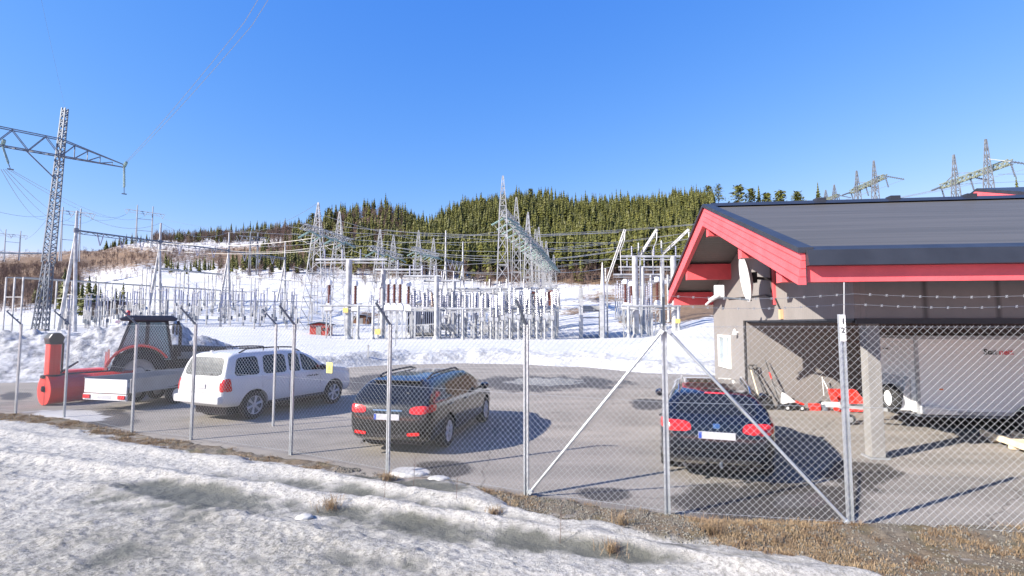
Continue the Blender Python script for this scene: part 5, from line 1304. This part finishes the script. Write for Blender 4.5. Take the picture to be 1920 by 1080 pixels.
# huts and boxes
def hut(label, px, Y, w_, d_, h, wallm, name='hut', rise=.5, ang=.1):
    X = (px - 960) / 960 * Y; T = thing(name, label, 'hut', (X, Y, gz(X, Y) - .1), ang)
    w = MB(); w.box(-w_/2, w_/2, 0, d_, -.4, h); w.prism([(-w_/2, h), (w_/2, h), (0, h + rise * .8)], .01, d_ - .01, 'y'); w.build('wall', wallm, T)
    w = MB()
    for s in (-1, 1): w.prism([(0, h + rise), (s * (w_/2 + .35), h - .05), (s * (w_/2 + .35), h + .09), (0, h + rise + .14)], -.35, d_ + .35, 'y')
    w.build('roof', ROOFE, T)
    w = MB(); w.box(-.45, .35, -.04, -.003, 0, min(2.0, h - .2)); w.build('door', mat('hut_door', (.22, .22, .22), .6), T)
    w = MB(); w.box(w_/2 - .9, w_/2 - .4, -.035, -.004, h * .45, h * .75); w.build('window', GLASSD, T)
    return T
hut('small red hut with dark roof left of the thick grey post', 599, 84, 2.9, 3.0, 1.75, mat('barn_red', (.34, .035, .025), .7), rise=.35)
hut('small brown cabin half buried in snow behind the bushing transformers', 678, 118, 3.6, 3, 1.6, mat('brown_boards', (.14, .07, .04), .8))
hut('dark low shed behind the left A-mast in front of the green spruces', 212, 128, 9.0, 6, 3.2, mat('dark_boards', (.035, .03, .03), .8), rise=.7, ang=.25)
for lab, px in (('reddish brown tall cabinet in the middle frames, left one of the two', 997), ('reddish brown tall cabinet in the middle frames, right one of the two', 1025)):
    Y = 92; X = (px - 960) / 960 * Y; T = thing('cabinet', lab, 'cabinet', (X, Y, gz(X, Y) + 4.2)); w = MB(); w.box(-1.1, 1.1, 0, .6, 0, 3.2); w.build('housing', mat('red_brown_steel', (.19, .05, .03), .6), T, bevel=.03)
    w = MB()
    for k in range(7): w.box(-1 + k * .3, -.92 + k * .3, -.05, -.003, .1, 3.1)
    w.build('fins', PORC, T); w = MB(); w.bar((-.9, .3, -4.6), (-.9, .3, 0), .15); w.bar((.9, .3, -4.6), (.9, .3, 0), .15); w.build('stand', GALVP, T)
for lab, px, yc_, Y, s_ in (('yellow notice box on the post right of the red hut', 648, 582, 72, .35), ('pale yellow notice box low beside the middle T-frame', 708, 622, 70, .38), ('orange yellow box on the portal post near the garage', 1271, 602, 71, .3)):
    p = pd(px, yc_, Y); O = Vector((p.x, p.y, gz(p.x, p.y))); T = thing('notice_box', lab, 'sign', O)
    w = MB(); w.box(-s_, s_, -.1, .1, p.z - O.z - s_, p.z - O.z + s_); w.build('box', mat('box_yellow', (.62, .46, .14), .6), T); w = MB(); w.bar((0, .13, -.3), (0, .13, p.z - O.z + s_), .1); w.build('stand', GALVP, T)
# transformer bank (large pale tank with radiators) behind the T-frames
X = (792 - 960) / 960 * 84; T = thing('power_transformer', 'large grey power transformer with radiator fins behind the pale T-frame', 'transformer', (X, 84, gz(X, 84)))
w = MB(); w.box(-2.4, 2.4, 0, 3, .2, 4.6); w.build('tank', mat('transformer_beige', (.42, .42, .38), .5, .1), T, bevel=.06)
w = MB()
for k in range(14): w.box(-2.3 + k * .34, -2.2 + k * .34, -.8, -.01, .6, 4.2)
w.build('radiator', mat('radiator_blue_grey', (.20, .23, .32), .5, .2), T)
for x in (-1.5, 0, 1.5):
    w = MB(); ins(w, (x, 1.4, 4.6), (x - .2, .9, 7.3), .26, n=8, k=10); w.build('bushing', PORC, T, fix=False)
w = MB(); w.tube((-2.2, 2, 5.6), (2.2, 2, 5.6), .45, n=12); w.bar((-1.8, 2, 4.5), (-1.8, 2, 5.3), .12); w.bar((1.8, 2, 4.5), (1.8, 2, 5.3), .12); w.build('conservator', WPAINT, T)
# far H-frame pylons (left) and lattice portals on the hill (right)
def hpyl(label, x0, x1, yt, yb, Y, arm, m=DARKC, sl=6):
    a = pd(x0, yt, Y); b_ = pd(x1, yt + 3, Y * 1.01); zb = pd(x0, yb, Y).z; O = Vector((a.x, a.y, zb)); T = thing('pylon', label, 'pylon', O)
    for p in (a, b_):
        w = MB(); q = Vector((p.x, p.y, zb - 4)) - O; w.bar(q + Vector((-.3, 0, 0)), p - O, .45); w.bar(q + Vector((.8, 0, 0)), p - O - Vector((0, 0, 2)), .3); w.build('mast', m, T, fix=False)
    ca = pd(arm[0], arm[2], Y) - O; cb_ = pd(arm[1], arm[3], Y * 1.01) - O
    w = MB(); w.bar(ca, cb_, .35); w.bar(ca.lerp(cb_, .1) - Vector((0, 0, 1.6)), cb_.lerp(ca, .1) - Vector((0, 0, 1.6)), .22)
    for i in range(10): w.bar(ca.lerp(cb_, .05 + .09 * i), ca.lerp(cb_, .05 + .09 * (i + 1)) - Vector((0, 0, 1.6 if i % 2 == 0 else .3)), .15)
    w.build('crossarm', m, T, fix=False)
    H_ = (a.z - zb); w = MB(); A_ = Vector((0, 0, 0)); B2 = b_ - O - Vector((0, 0, H_))
    for f in (.3, .62): w.bar(A_ + Vector((0, 0, H_ * f)), B2 + Vector((0, 0, H_ * f)), .25)
    w.build('crosstie', m, T, fix=False)
    ends = []
    for f in (.03, .5, .97):
        c = ca.lerp(cb_, f); w = MB(); s = 2.2
        w.bar(c + Vector((-1.6, 0, 0)), c - Vector((0, 0, 3)), .18); w.bar(c + Vector((1.6, 0, 0)), c - Vector((0, 0, 3)), .18); w.build('insulator_string', m, T, fix=False); ends.append(O + c - Vector((0, 0, 3)))
    return ends
h1 = hpyl('distant two legged pylon partly hidden behind the tall left pylon', 118, 152, 388, 475, 260, (92, 176, 392, 401))
h2 = hpyl('distant two legged pylon on the skyline right of the first tall A-mast', 258, 287, 384, 452, 330, (236, 307, 392, 402))
h3 = hpyl('distant two legged pylon low on the skyline at the left edge', 11, 39, 430, 490, 380, (-8, 50, 437, 442))
h4 = hpyl('faint slim two legged pylon rising from the trees behind the third A-mast', 470, 484, 434, 500, 240, (448, 500, 442, 446), GALVD)
def portal(label, m1, m2, arm, Y1, Y2):
    a = pd(m1[0], m1[1], Y1); b_ = pd(m2[0], m2[1], Y2); O = Vector((a.x, a.y, gz(a.x, a.y))); T = thing('pylon', label, 'pylon', O)
    ca = pd(arm[0], arm[1], Y1 + 6) - O; cb_ = pd(arm[2], arm[3], Y2 - 4) - O
    for p in (a, b_):
        zb = gz(p.x, p.y); zm = zb + (p.z - zb) * .72
        w = MB(); lat(w, Vector((p.x, p.y, zb - 1)) - O, Vector((p.x, p.y, zm)) - O, 1.5, .8, 9, .11, .07); w.build('mast', GALVM, T, fix=False)
        w = MB(); lat(w, Vector((p.x, p.y, zm)) - O, p - O, .8, .15, 6, .09, .06); w.build('peak', GALVM, T, fix=False)
    w = MB(); lat(w, ca, cb_, .7, .7, 16, .12, .08); w.build('crossarm', mat('lichen_green_steel', (.19, .22, .17), .6, .2), T, fix=False)
    w = MB(); tp = a - O; w.bar(ca, Vector((tp.x, tp.y, ca.lerp(cb_, .3).z + 2.5)), .2); w.bar(Vector((tp.x, tp.y, ca.lerp(cb_, .3).z + 2.5)), ca.lerp(cb_, .62), .2); w.bar(cb_, (b_ - O) - Vector((0, 0, 6)), .2); w.build('stay', GALVM, T, fix=False)
    E_ = []
    for f, dx in ((.0, -6), (.45, 3), (1.0, 5)):
        c = ca.lerp(cb_, f); e = c + Vector((dx, -3, -2.2)); w = MB(); ins(w, c, e, .35, k=9); w.build('insulator_string', GALVD, T, fix=False); E_.append(O + e)
        w = MB(); ins(w, c - Vector((0, 0, .5)), c + Vector((1, 0, -4.5)), .3, k=8); w.build('insulator_string', GALVD, T, fix=False)
    return E_
e1 = portal('nearer lattice portal pylon standing out above the right part of the garage roof', (1788, 290), (1848, 261), (1765, 350, 1895, 303), 164, 150)
e2 = portal('smaller lattice portal pylon above the middle of the garage roof', (1606, 320), (1638, 301), (1596, 360, 1660, 330), 214, 200)
e3 = portal('smallest lattice portal pylon at the left above the garage roof', (1548, 356), (1564, 346), (1540, 378, 1572, 366), 300, 285)
# strung lines
k_ = 0
OL = []
for i, (g, e) in enumerate([(G1[2], e1[0]), (G1[2], e1[1]), (G1[3], e1[2]), (G1[3], e2[0]), (G1[4], e2[1]), (G1[4], e2[2]), (G1[5], e3[0]), (G1[5], e3[2])]):
    off = Vector((1.5, .5 * i - 2, -.3 * i)); wire('pale conductor across the forest, %s of those leaving the tallest gantry' % ('first' if i == 0 else ORD[i]), [g + off, e], 2.0 + i * .35, .055, CONDM, grp='conductors across the forest')
for i, (a, b_) in enumerate([((535, 470, 150), (1000, 425, 125)), ((430, 462, 128), (700, 440, 118)), ((640, 425, 103), (1160, 436, 85)), ((700, 452, 118), (935, 480, 80)), ((610, 405, 95), (868, 460, 138)), ((590, 446, 95), (300, 455, 105)), ((640, 455, 103), (430, 470, 128)), ((868, 487, 138), (1165, 470, 90)), ((740, 470, 120), (1165, 486, 84)), ((780, 500, 110), (1060, 505, 100)), ((590, 470, 95), (240, 462, 100)), ((720, 430, 118), (1140, 455, 120)), ((545, 437, 110), (940, 452, 95)), ((560, 452, 105), (1130, 470, 110)), ((600, 480, 90), (930, 492, 82)), ((540, 425, 120), (940, 440, 110)), ((660, 470, 88), (950, 515, 80)), ((550, 500, 100), (720, 505, 90)), ((600, 512, 88), (780, 520, 80)), ((950, 452, 85), (1170, 462, 80)), ((960, 500, 90), (1150, 500, 84)), ((560, 470, 98), (840, 478, 100))]):
    wire('pale gantry conductor, %s counted from the top of the switchyard' % ('first' if i == 0 else ORD[i]), [pd(*a), pd(*b_)], 1.0, .05, CONDM, grp='conductors between the gantries')
for i, b_ in enumerate(h1[:3] + h2[:2]): wire('thin dark conductor, %s of those slanting from the tall left pylon' % ('first' if i == 0 else ORD[i]), [PT2 + Vector((i * .4, 0, -4)), b_], 5, .05, DARKC, grp='thin conductors at the left')
for i, (a, b_) in enumerate([(h1[2], h2[0]), (h2[2], pd(560, 440, 200)), (h3[2], h1[0]), (pd(-60, 380, 120), h1[0]), (pd(-60, 350, 120), h3[1]), (pd(145, 395, 85), pd(302, 418, 105)), (pd(302, 418, 105), pd(430, 435, 128)), (pd(430, 435, 128), pd(597, 380, 95))]):
    wire('faint thin line, %s from left among those between far pylons and mast tops' % ('first' if i == 0 else ORD[i]), [a, b_], 2, .035 if i > 4 else .06, DARKC if i < 5 else CONDM, grp='faint lines on the left')
wire('thick pale conductor passing just above the horizon at the far left edge', [pd(-120, 460, 88), pd(96, 474, 95)], .6, .16, GALVD)
for i, e in enumerate(e1): wire('thin conductor leaving the nearer hill pylon to the right, %s one' % ('top', 'middle', 'lowest')[i], [e + Vector((3, 0, 2)), e + Vector((160, -20, 14 - 6 * i))], 3, .06, DARKC, grp='conductors leaving the hill pylon')
# ------------------------------------------------------------------ vegetation
def leafmat(name, c0, c1, c2):
    m, t, b, oc = base_mat(name, .85)
    n1 = noise(t, oc, .13, 5, .7); n2 = noise(t, oc, 3.5, 4)
    col = mixc(t, ramp(t, n1, .35, .65), c0, c1); col = mixc(t, ramp(t, n2, .45, .7), col, c2)
    t.links.new(col, b.inputs['Base Color']); b.inputs['Specular IOR Level'].default_value = .15
    b.inputs['Subsurface Weight'].default_value = 0
    return m
LEAF = leafmat('conifer_needles', (.030, .042, .014), (.125, .125, .030), (.085, .088, .022))
LEAFP = leafmat('pine_needles', (.075, .09, .022), (.14, .145, .035), (.10, .11, .03))
TWIG = leafmat('bare_twigs', (.085, .056, .047), (.15, .105, .088), (.12, .085, .075))
DGRASS = leafmat('dead_grass', (.21, .145, .085), (.31, .235, .145), (.13, .08, .05))
class NB:
    def __init__(s): s.V = []; s.F = []; s.n = 0
    def tri(s, P): s.V.append(P.reshape(-1, 3)); k = P.shape[0]; s.F.append(np.arange(k * 3).reshape(-1, 3) + s.n); s.n += k * 3
    def obj(s, name, m, kind=None): return npmesh(name, np.concatenate(s.V), np.concatenate(s.F), m, smooth=False, kind=kind)
def conifer_tris(rng, h, r0, crown=.78, whorls=9, per=7):
    """drooping jagged branch sprays round a stem, triangles (k,3,3)"""
    T = []
    for i in range(whorls):
        f = i / (whorls - 1); z = h * (1 - crown) + h * crown * f * .96; r = r0 * (1 - f) ** .8 * rng.uniform(.8, 1.2) + .12
        for k in range(per):
            a = 6.283 * (k + rng.uniform(0, .9)) / per + i; rr = r * rng.uniform(.6, 1.25); dz = rr * rng.uniform(.15, .65); wd = .36 * rr + .22
            ca, sa = math.cos(a), math.sin(a); top = h * crown / whorls * rng.uniform(.7, 1.5)
            tip = (ca * rr, sa * rr, z - dz); b0 = (ca * rr * .35 - sa * wd, sa * rr * .35 + ca * wd, z - dz * .5); b1 = (ca * rr * .35 + sa * wd, sa * rr * .35 - ca * wd, z - dz * .5); up = (0, 0, z + top)
            T += [(up, b0, tip), (up, tip, b1)]
    T += [((.15, 0, h * .86), (-.1, .12, h * .86), (0, 0, h))]
    return np.array(T)
def pine_tris(rng, h, r0, n=150):
    T = []
    for k in range(n):
        f = rng.uniform(0, 1); z = h * (.42 + .56 * f); r = r0 * (1.15 - f) ** .6 * rng.uniform(.25, 1.0) * (.75 + .4 * math.sin(k))
        a = rng.uniform(0, 6.28); c = np.array([math.cos(a) * r, math.sin(a) * r, z]); s = rng.uniform(.35, .8)
        d = rng.normal(size=(3, 3)) * s * np.array([1, 1, .6]); T.append(c + d)
    return np.array(T)
def trunk_tris(h, r, n=5):
    T = []
    for k in range(n):
        a0, a1 = 6.283 * k / n, 6.283 * (k + 1) / n; p0 = (math.cos(a0) * r, math.sin(a0) * r, -.5); p1 = (math.cos(a1) * r, math.sin(a1) * r, -.5); q0 = (math.cos(a0) * r * .25, math.sin(a0) * r * .25, h); q1 = (math.cos(a1) * r * .25, math.sin(a1) * r * .25, h)
        T += [(p0, p1, q1), (p0, q1, q0)]
    return np.array(T)
def birch_tris(rng, h, n=18, s=1.0):
    T = list(trunk_tris(h, .09 * s, 3))
    for k in range(n):
        z0 = h * rng.uniform(.2, .92); a = rng.uniform(0, 6.28); L = (h - z0) * rng.uniform(.35, .7) + .5; up = rng.uniform(.5, 1.3); dx, dy = math.cos(a) * L * .55, math.sin(a) * L * .55
        p = np.array([0, 0, z0]); q = p + (dx, dy, L * up); w_ = .05 * s; T.append((p + (w_, 0, 0), p - (w_, 0, 0), q))
        for j in range(3):
            m_ = p + (q - p) * rng.uniform(.4, .9); e = m_ + rng.normal(size=3) * L * .3 + (0, 0, L * .25); T.append((m_ + (0, 0, .04), m_ - (0, 0, .04), e)); T.append((m_ + (.04, 0, 0), m_ - (.04, 0, 0), e + rng.normal(size=3) * .5))
    return np.array(T)
rng = np.random.default_rng(11)
CT = [conifer_tris(rng, 1.0 * h, r, c, 9, 7) for h, r, c in ((16, 2.6, .82), (15, 2.2, .7), (17, 2.9, .88), (13, 2.0, .75), (18, 2.3, .62), (14, 2.8, .85))]
CH = (16, 15, 17, 13, 18, 14)
BT = [birch_tris(rng, h, 16) for h in (7, 8, 9, 6)]
def rz3(a): c, s = math.cos(a), math.sin(a); return np.array([[c, s, 0], [-s, c, 0], [0, 0, 1]])
def scatter(n, pxr, dr, accept):
    out = []
    while len(out) < n:
        px = rng.uniform(*pxr); d = math.sqrt(rng.uniform(dr[0] ** 2, dr[1] ** 2))
        if rng.uniform() < accept(px, d): out.append(((px - 960) / 960 * d, d))
    P = np.array(out); Zs = ht(P[:, 0], P[:, 1]); return np.column_stack([P, Zs])
# lower edge of the forest (distance) by pixel column
fe_x = [540, 600, 640, 700, 760, 830, 900, 1000, 1150, 1330, 1700, 2400]; fe_d = [330, 300, 262, 240, 225, 222, 215, 215, 205, 205, 205, 205]
PT_ = [conifer_tris(rng, h, r, c, 8, 7) for h, r, c in ((18, 1.9, .45), (17, 1.7, .38), (19, 2.1, .5))]
def acc(px, d):
    e = np.interp(px, fe_x, fe_d)
    if d < e: return 0
    if px < 760 and d > 330: return .30 + .4 * (d > 445)
    if px > 1345: return 0
    return 1.0 if px > 700 else .7
FC = NB(); FTk = NB()
for x, y, z in scatter(4500, (545, 1350), (200, 475), acc):
    k = rng.integers(6); s = rng.uniform(.6, 1.2) * (.85 if y > 430 else 1); R_ = rz3(rng.uniform(0, 6.28)); sc = np.array([s, s, s * rng.uniform(.9, 1.1)])
    low = y < np.interp(960 + 960 * x / y, fe_x, fe_d) + 32 and rng.uniform() < .75
    FC.tri(((PT_[k % 3] if low else CT[k]) @ R_) * sc + (x, y, z - .3)); 
    if y < 300: FTk.tri(trunk_tris(CH[k] * s * .9, .17, 3) + (x, y, z - .3))
o = FC.obj('conifer_forest', LEAF, 'stuff'); tag(o, 'dense yellow green conifer forest covering the hill behind the switchyard', 'forest')
o2 = FTk.obj('forest_trunks', mat('pale_trunks', (.30, .24, .19), .9, 0, .3, .5), 'stuff'); o2.parent = o
# small clumps of spruce on the left slopes
def acc2(px, d): return 1.0
SPN = NB()
for n_, pxr, dr, s_ in ((26, (285, 420), (268, 300), .5), (150, (425, 600), (245, 310), .6), (22, (60, 120), (170, 200), .5), (14, (138, 180), (150, 165), .55), (14, (175, 235), (140, 150), .42), (40, (200, 320), (590, 640), .8), (130, (300, 560), (590, 640), .9), (150, (310, 540), (440, 475), .6), (30, (480, 560), (300, 400), .6)):
    for x, y, z in scatter(n_, pxr, dr, acc2):
        k = rng.integers(6); s = s_ * rng.uniform(.6, 1.15); SPN.tri((CT[k] @ rz3(rng.uniform(0, 6))) * s + (x, y, z - .2))
tag(SPN.obj('spruce_scrub', LEAF, 'stuff'), 'scattered dark green young spruces on the snowy left slopes', 'trees')
BW = NB()
for n_, pxr, dr, s_ in ((760, (500, 780), (320, 455), 1.25), (620, (280, 570), (440, 475), 1.1), (700, (-60, 150), (150, 330), .8), (700, (150, 330), (260, 450), .5), (620, (300, 520), (300, 440), .5), (150, (400, 600), (210, 330), .8), (200, (560, 900), (205, 300), .9), (260, (900, 1330), (190, 225), .8), (120, (-60, 250), (430, 560), .6), (40, (1255, 1330), (110, 190), .4)):
    for x, y, z in scatter(n_, pxr, dr, acc2):
        k = rng.integers(4); s = s_ * rng.uniform(.6, 1.2); BW.tri((BT[k] @ rz3(rng.uniform(0, 6))) * s + (x, y, z - .1))
tag(BW.obj('birch_scrub', TWIG, 'stuff'), 'bare brown birch scrub on the hillsides behind the switchyard', 'trees')
# individual trees on the skyline
def tree(label, px, ytop, Y, kind, h, r, ts=None):
    p = pd(px, ytop, Y); zb = gz(p.x, p.y); h = max(6.0, p.z - zb); O = (p.x, p.y, zb); T = thing('pine_tree' if kind == 'pine' else 'spruce_tree', label, 'tree', O)
    q = NB(); q.tri(pine_tris(rng, h, r * 1.2, 520) if kind == 'pine' else conifer_tris(rng, h, r, .85, 13, 9)); o = q.obj('crown', LEAFP if kind == 'pine' else LEAF); o.parent = T
    w = MB(); w.tube((0, 0, -.5), (0, 0, h * .93), .028 * h * .5 + .08, .04, n=7)
    if kind == 'pine':
        for k in range(9): z = h * (.45 + .05 * k); a = k * 2.4; w.tube((0, 0, z), (math.cos(a) * r * .7, math.sin(a) * r * .7, z + .8), .06, .02, n=4)
    w.build('trunk', BARK, T)
for a in [('broad pine with rounded crown on the skyline left of the tallest mast', 905, 371, 440, 'pine', 17, 6), ('tall bushy pine sticking out of the forest skyline right of the tallest mast', 995, 354, 440, 'pine', 17, 5),
          ('spruce on the skyline halfway between the tallest mast and the garage', 1245, 364, 440, 'spruce', 15, 3), ('pointed spruce on the skyline just left of the garage ridge', 1296, 359, 430, 'spruce', 16, 3.2),
          ('large pale pine directly left of the garage roof corner', 1327, 348, 430, 'pine', 18, 5.5), ('large pine rising right behind the garage roof corner', 1346, 345, 430, 'pine', 18, 5.5),
          ('round topped pine above the left end of the garage ridge', 1384, 346, 255, 'pine', 18, 4.6), ('smaller pine second from the left above the garage ridge', 1408, 353, 258, 'pine', 17, 3.6), ('thin spruce between pines above the garage ridge', 1422, 350, 262, 'spruce', 16, 2.2),
          ('low pine above the garage ridge left of the widest one', 1437, 362, 255, 'pine', 16, 3.4), ('widest low pine above the garage ridge', 1462, 357, 255, 'pine', 16, 4.6), ('last pine of the row above the garage ridge', 1494, 359, 255, 'pine', 16, 4.0),
          ('lone narrow tree standing apart above the garage ridge', 1533, 344, 255, 'spruce', 17, 2.4), ('dark small spruce far right above the roof beside the nearer portal pylon', 1905, 332, 255, 'spruce', 15, 2.2),
          ('lone dark pine on the skyline behind the left lattice gantry', 617, 390, 440, 'pine', 13, 4.2), ('dark spruce next to the lone pine behind the left lattice gantry', 586, 399, 440, 'pine', 11, 4),
          ('first spruce of the small group on the left skyline', 200, 450, 560, 'spruce', 14, 3.4), ('second spruce of the small group on the left skyline', 214, 450, 560, 'spruce', 14, 3.2), ('third spruce of the small group on the left skyline', 228, 450, 560, 'spruce', 14, 3.0), ('fourth spruce of the small group on the left skyline', 237, 452, 560, 'spruce', 13, 3.0),
          ('green spruce standing alone in the snow right of the tall left pylon', 122, 505, 150, 'spruce', 9, 2.2), ('rounded green spruce by the dark shed', 168, 520, 140, 'spruce', 8, 2.6)]: tree(*a)
# dry grass of the verge
def blades(n, centres, hmin, hmax, spread):
    T = []
    for (x, y, z, s) in centres:
        for k in range(n):
            a = rng.uniform(0, 6.28); rr = abs(rng.normal()) * spread * s; bx, by = x + math.cos(a) * rr, y + math.sin(a) * rr; h = rng.uniform(hmin, hmax) * s; ln = rng.uniform(.3, 1.8) * h; w_ = .0022
            b = rng.uniform(0, 6.28); c_, s_ = math.cos(b), math.sin(b); o_ = np.array([-s_ * w_, c_ * w_, 0]); p0 = np.array([bx, by, z - .01]); p1 = np.array([bx + c_ * ln * .4, by + s_ * ln * .4, z + h * .75]); p2 = np.array([bx + c_ * ln, by + s_ * ln, z + h * rng.uniform(.5, 1.1)])
            T += [(p0 + o_, p0 - o_, p1 + o_), (p0 - o_, p1 - o_, p1 + o_), (p1 + o_, p1 - o_, p2)]
    return np.array(T)
GC = []
for k in range(8000):
    X = rng.uniform(-19, 14); 
    if (X < 1 or X > 9) and rng.uniform() < .4: X = rng.uniform(1, 7.5)
    ya, ys = float(ase(X)) + .15, float(sne(X)); 
    Yg = rng.uniform(ys - .15, ya); 
    if Yg < 3.5: continue
    dens = float(fbm(X / .5, Yg / .5, 3, 95)); 
    if X < -7 and dens < .47: continue
    if X >= -7 and X < 1.2 and dens < .5: continue
    if X >= 1.2 and dens < .53: continue
    GC.append((X, Yg, fz(X, Yg), rng.uniform(.4, 1.0)))
GB = NB(); GB.tri(blades(16, GC, .012, .06, .08)); tag(GB.obj('dry_grass', DGRASS, 'stuff'), 'matted dry orange brown grass along the foot of the fence', 'grass')
for lab, px, py, s in (('tuft of dry grass alone in the snow below the two close fence posts', 618, 962, 1.3), ('small dry tuft in the snow beneath the middle fence post', 727, 903, 1.0), ('dry tuft at the snow edge left of the left brace foot', 925, 978, .8), ('dry tuft in the dirty snow below the left brace', 1145, 1048, .9), ('dry tuft in the gravel below the centre of the braced bay', 1165, 995, 1.2), ('wide dry tuft at the lower snow edge below the right hand car', 1330, 1010, 1.25)):
    x, y = gp(px, py); T = NB(); T.tri(blades(130, [(0, 0, 0, s)], .05, .15, .08)); o = T.obj('grass_tuft', DGRASS); o.location = (x, y, fz(x, y)); tag(o, lab, 'grass tuft')
for lab, px, py, h in (('thin bare stalk sticking out of the snow below the middle fence post', 775, 930, .45), ('bare red brown stalk beside the thin one in the snow', 720, 950, .35), ('dry stalk in the dirty snow near the left brace foot', 1050, 1030, .42), ('tiny stalk in the white snow right of the middle fence post', 855, 955, .28)):
    x, y = gp(px, py); w = MB(); w.tube((0, 0, -.02), (.02, 0, h), .0035, .0015, n=4)
    for k in range(7): z = h * (.35 + .09 * k); a = k * 2.2; w.tube((.015, 0, z), (.015 + math.cos(a) * .06, math.sin(a) * .06, z + .06), .002, .001, n=3)
    o = w.build('weed_stalk', TWIG); o.location = (x, y, fz(x, y)); tag(o, lab, 'stalk')
# loose gravel of the verge
GV = NB(); T = []
for k in range(9000):
    X = rng.uniform(-3, 7.5); ya, ys = float(ase(X)) + .1, float(sne(X)); Yg = rng.uniform(ys - .1, ya)
    if Yg < 3.8: continue
    z = fz(X, Yg); s = rng.uniform(.006, .022); P = np.array([(1, 0, -.3), (-.5, .85, -.3), (-.5, -.85, -.3), (0, 0, .8)]) * s * rng.uniform(.7, 1.3, (4, 3)); P = P @ rz3(rng.uniform(0, 6)) + (X, Yg, z + .003)
    T += [(P[0], P[1], P[3]), (P[1], P[2], P[3]), (P[2], P[0], P[3])]
GV.tri(np.array(T)); tag(GV.obj('gravel', mat('gravel_stone', (.13, .125, .11), .9, 0, .5, 40), 'stuff'), 'loose grey gravel between the fence and the roadside snow', 'gravel')
# clods of old snow
rk = mat('old_snow', (.42, .42, .41), .8, 0, .2, 8, .4, 20)
def clod(lab, px, py, sx, sy, sz):
    x, y = gp(px, py); bm = bmesh.new(); bmesh.ops.create_icosphere(bm, subdivisions=3, radius=1)
    for v in bm.verts:
        n_ = float(fbm(v.co.x * 2.2 + px, v.co.y * 2.2 + v.co.z * 1.7, 3, 7)); v.co *= .8 + .5 * n_; v.co.x *= sx; v.co.y *= sy; v.co.z = max(-.3, v.co.z) * sz
    me = bpy.data.meshes.new('snow_clod'); bm.to_mesh(me); bm.free(); me.materials.append(rk); me.polygons.foreach_set('use_smooth', [True] * len(me.polygons)); o = bpy.data.objects.new('snow_clod', me); COL.objects.link(o); o.location = (x, y, max(0, fz(x, y))); tag(o, lab, 'snow clod')
clod('long flat lump of old snow just right of the middle fence post', 768, 890, .30, .16, .07); clod('small snow clod on the gravel edge near the left brace foot', 822, 898, .16, .1, .05); clod('little snow clod in the ice below the lone tuft', 570, 984, .10, .07, .04)
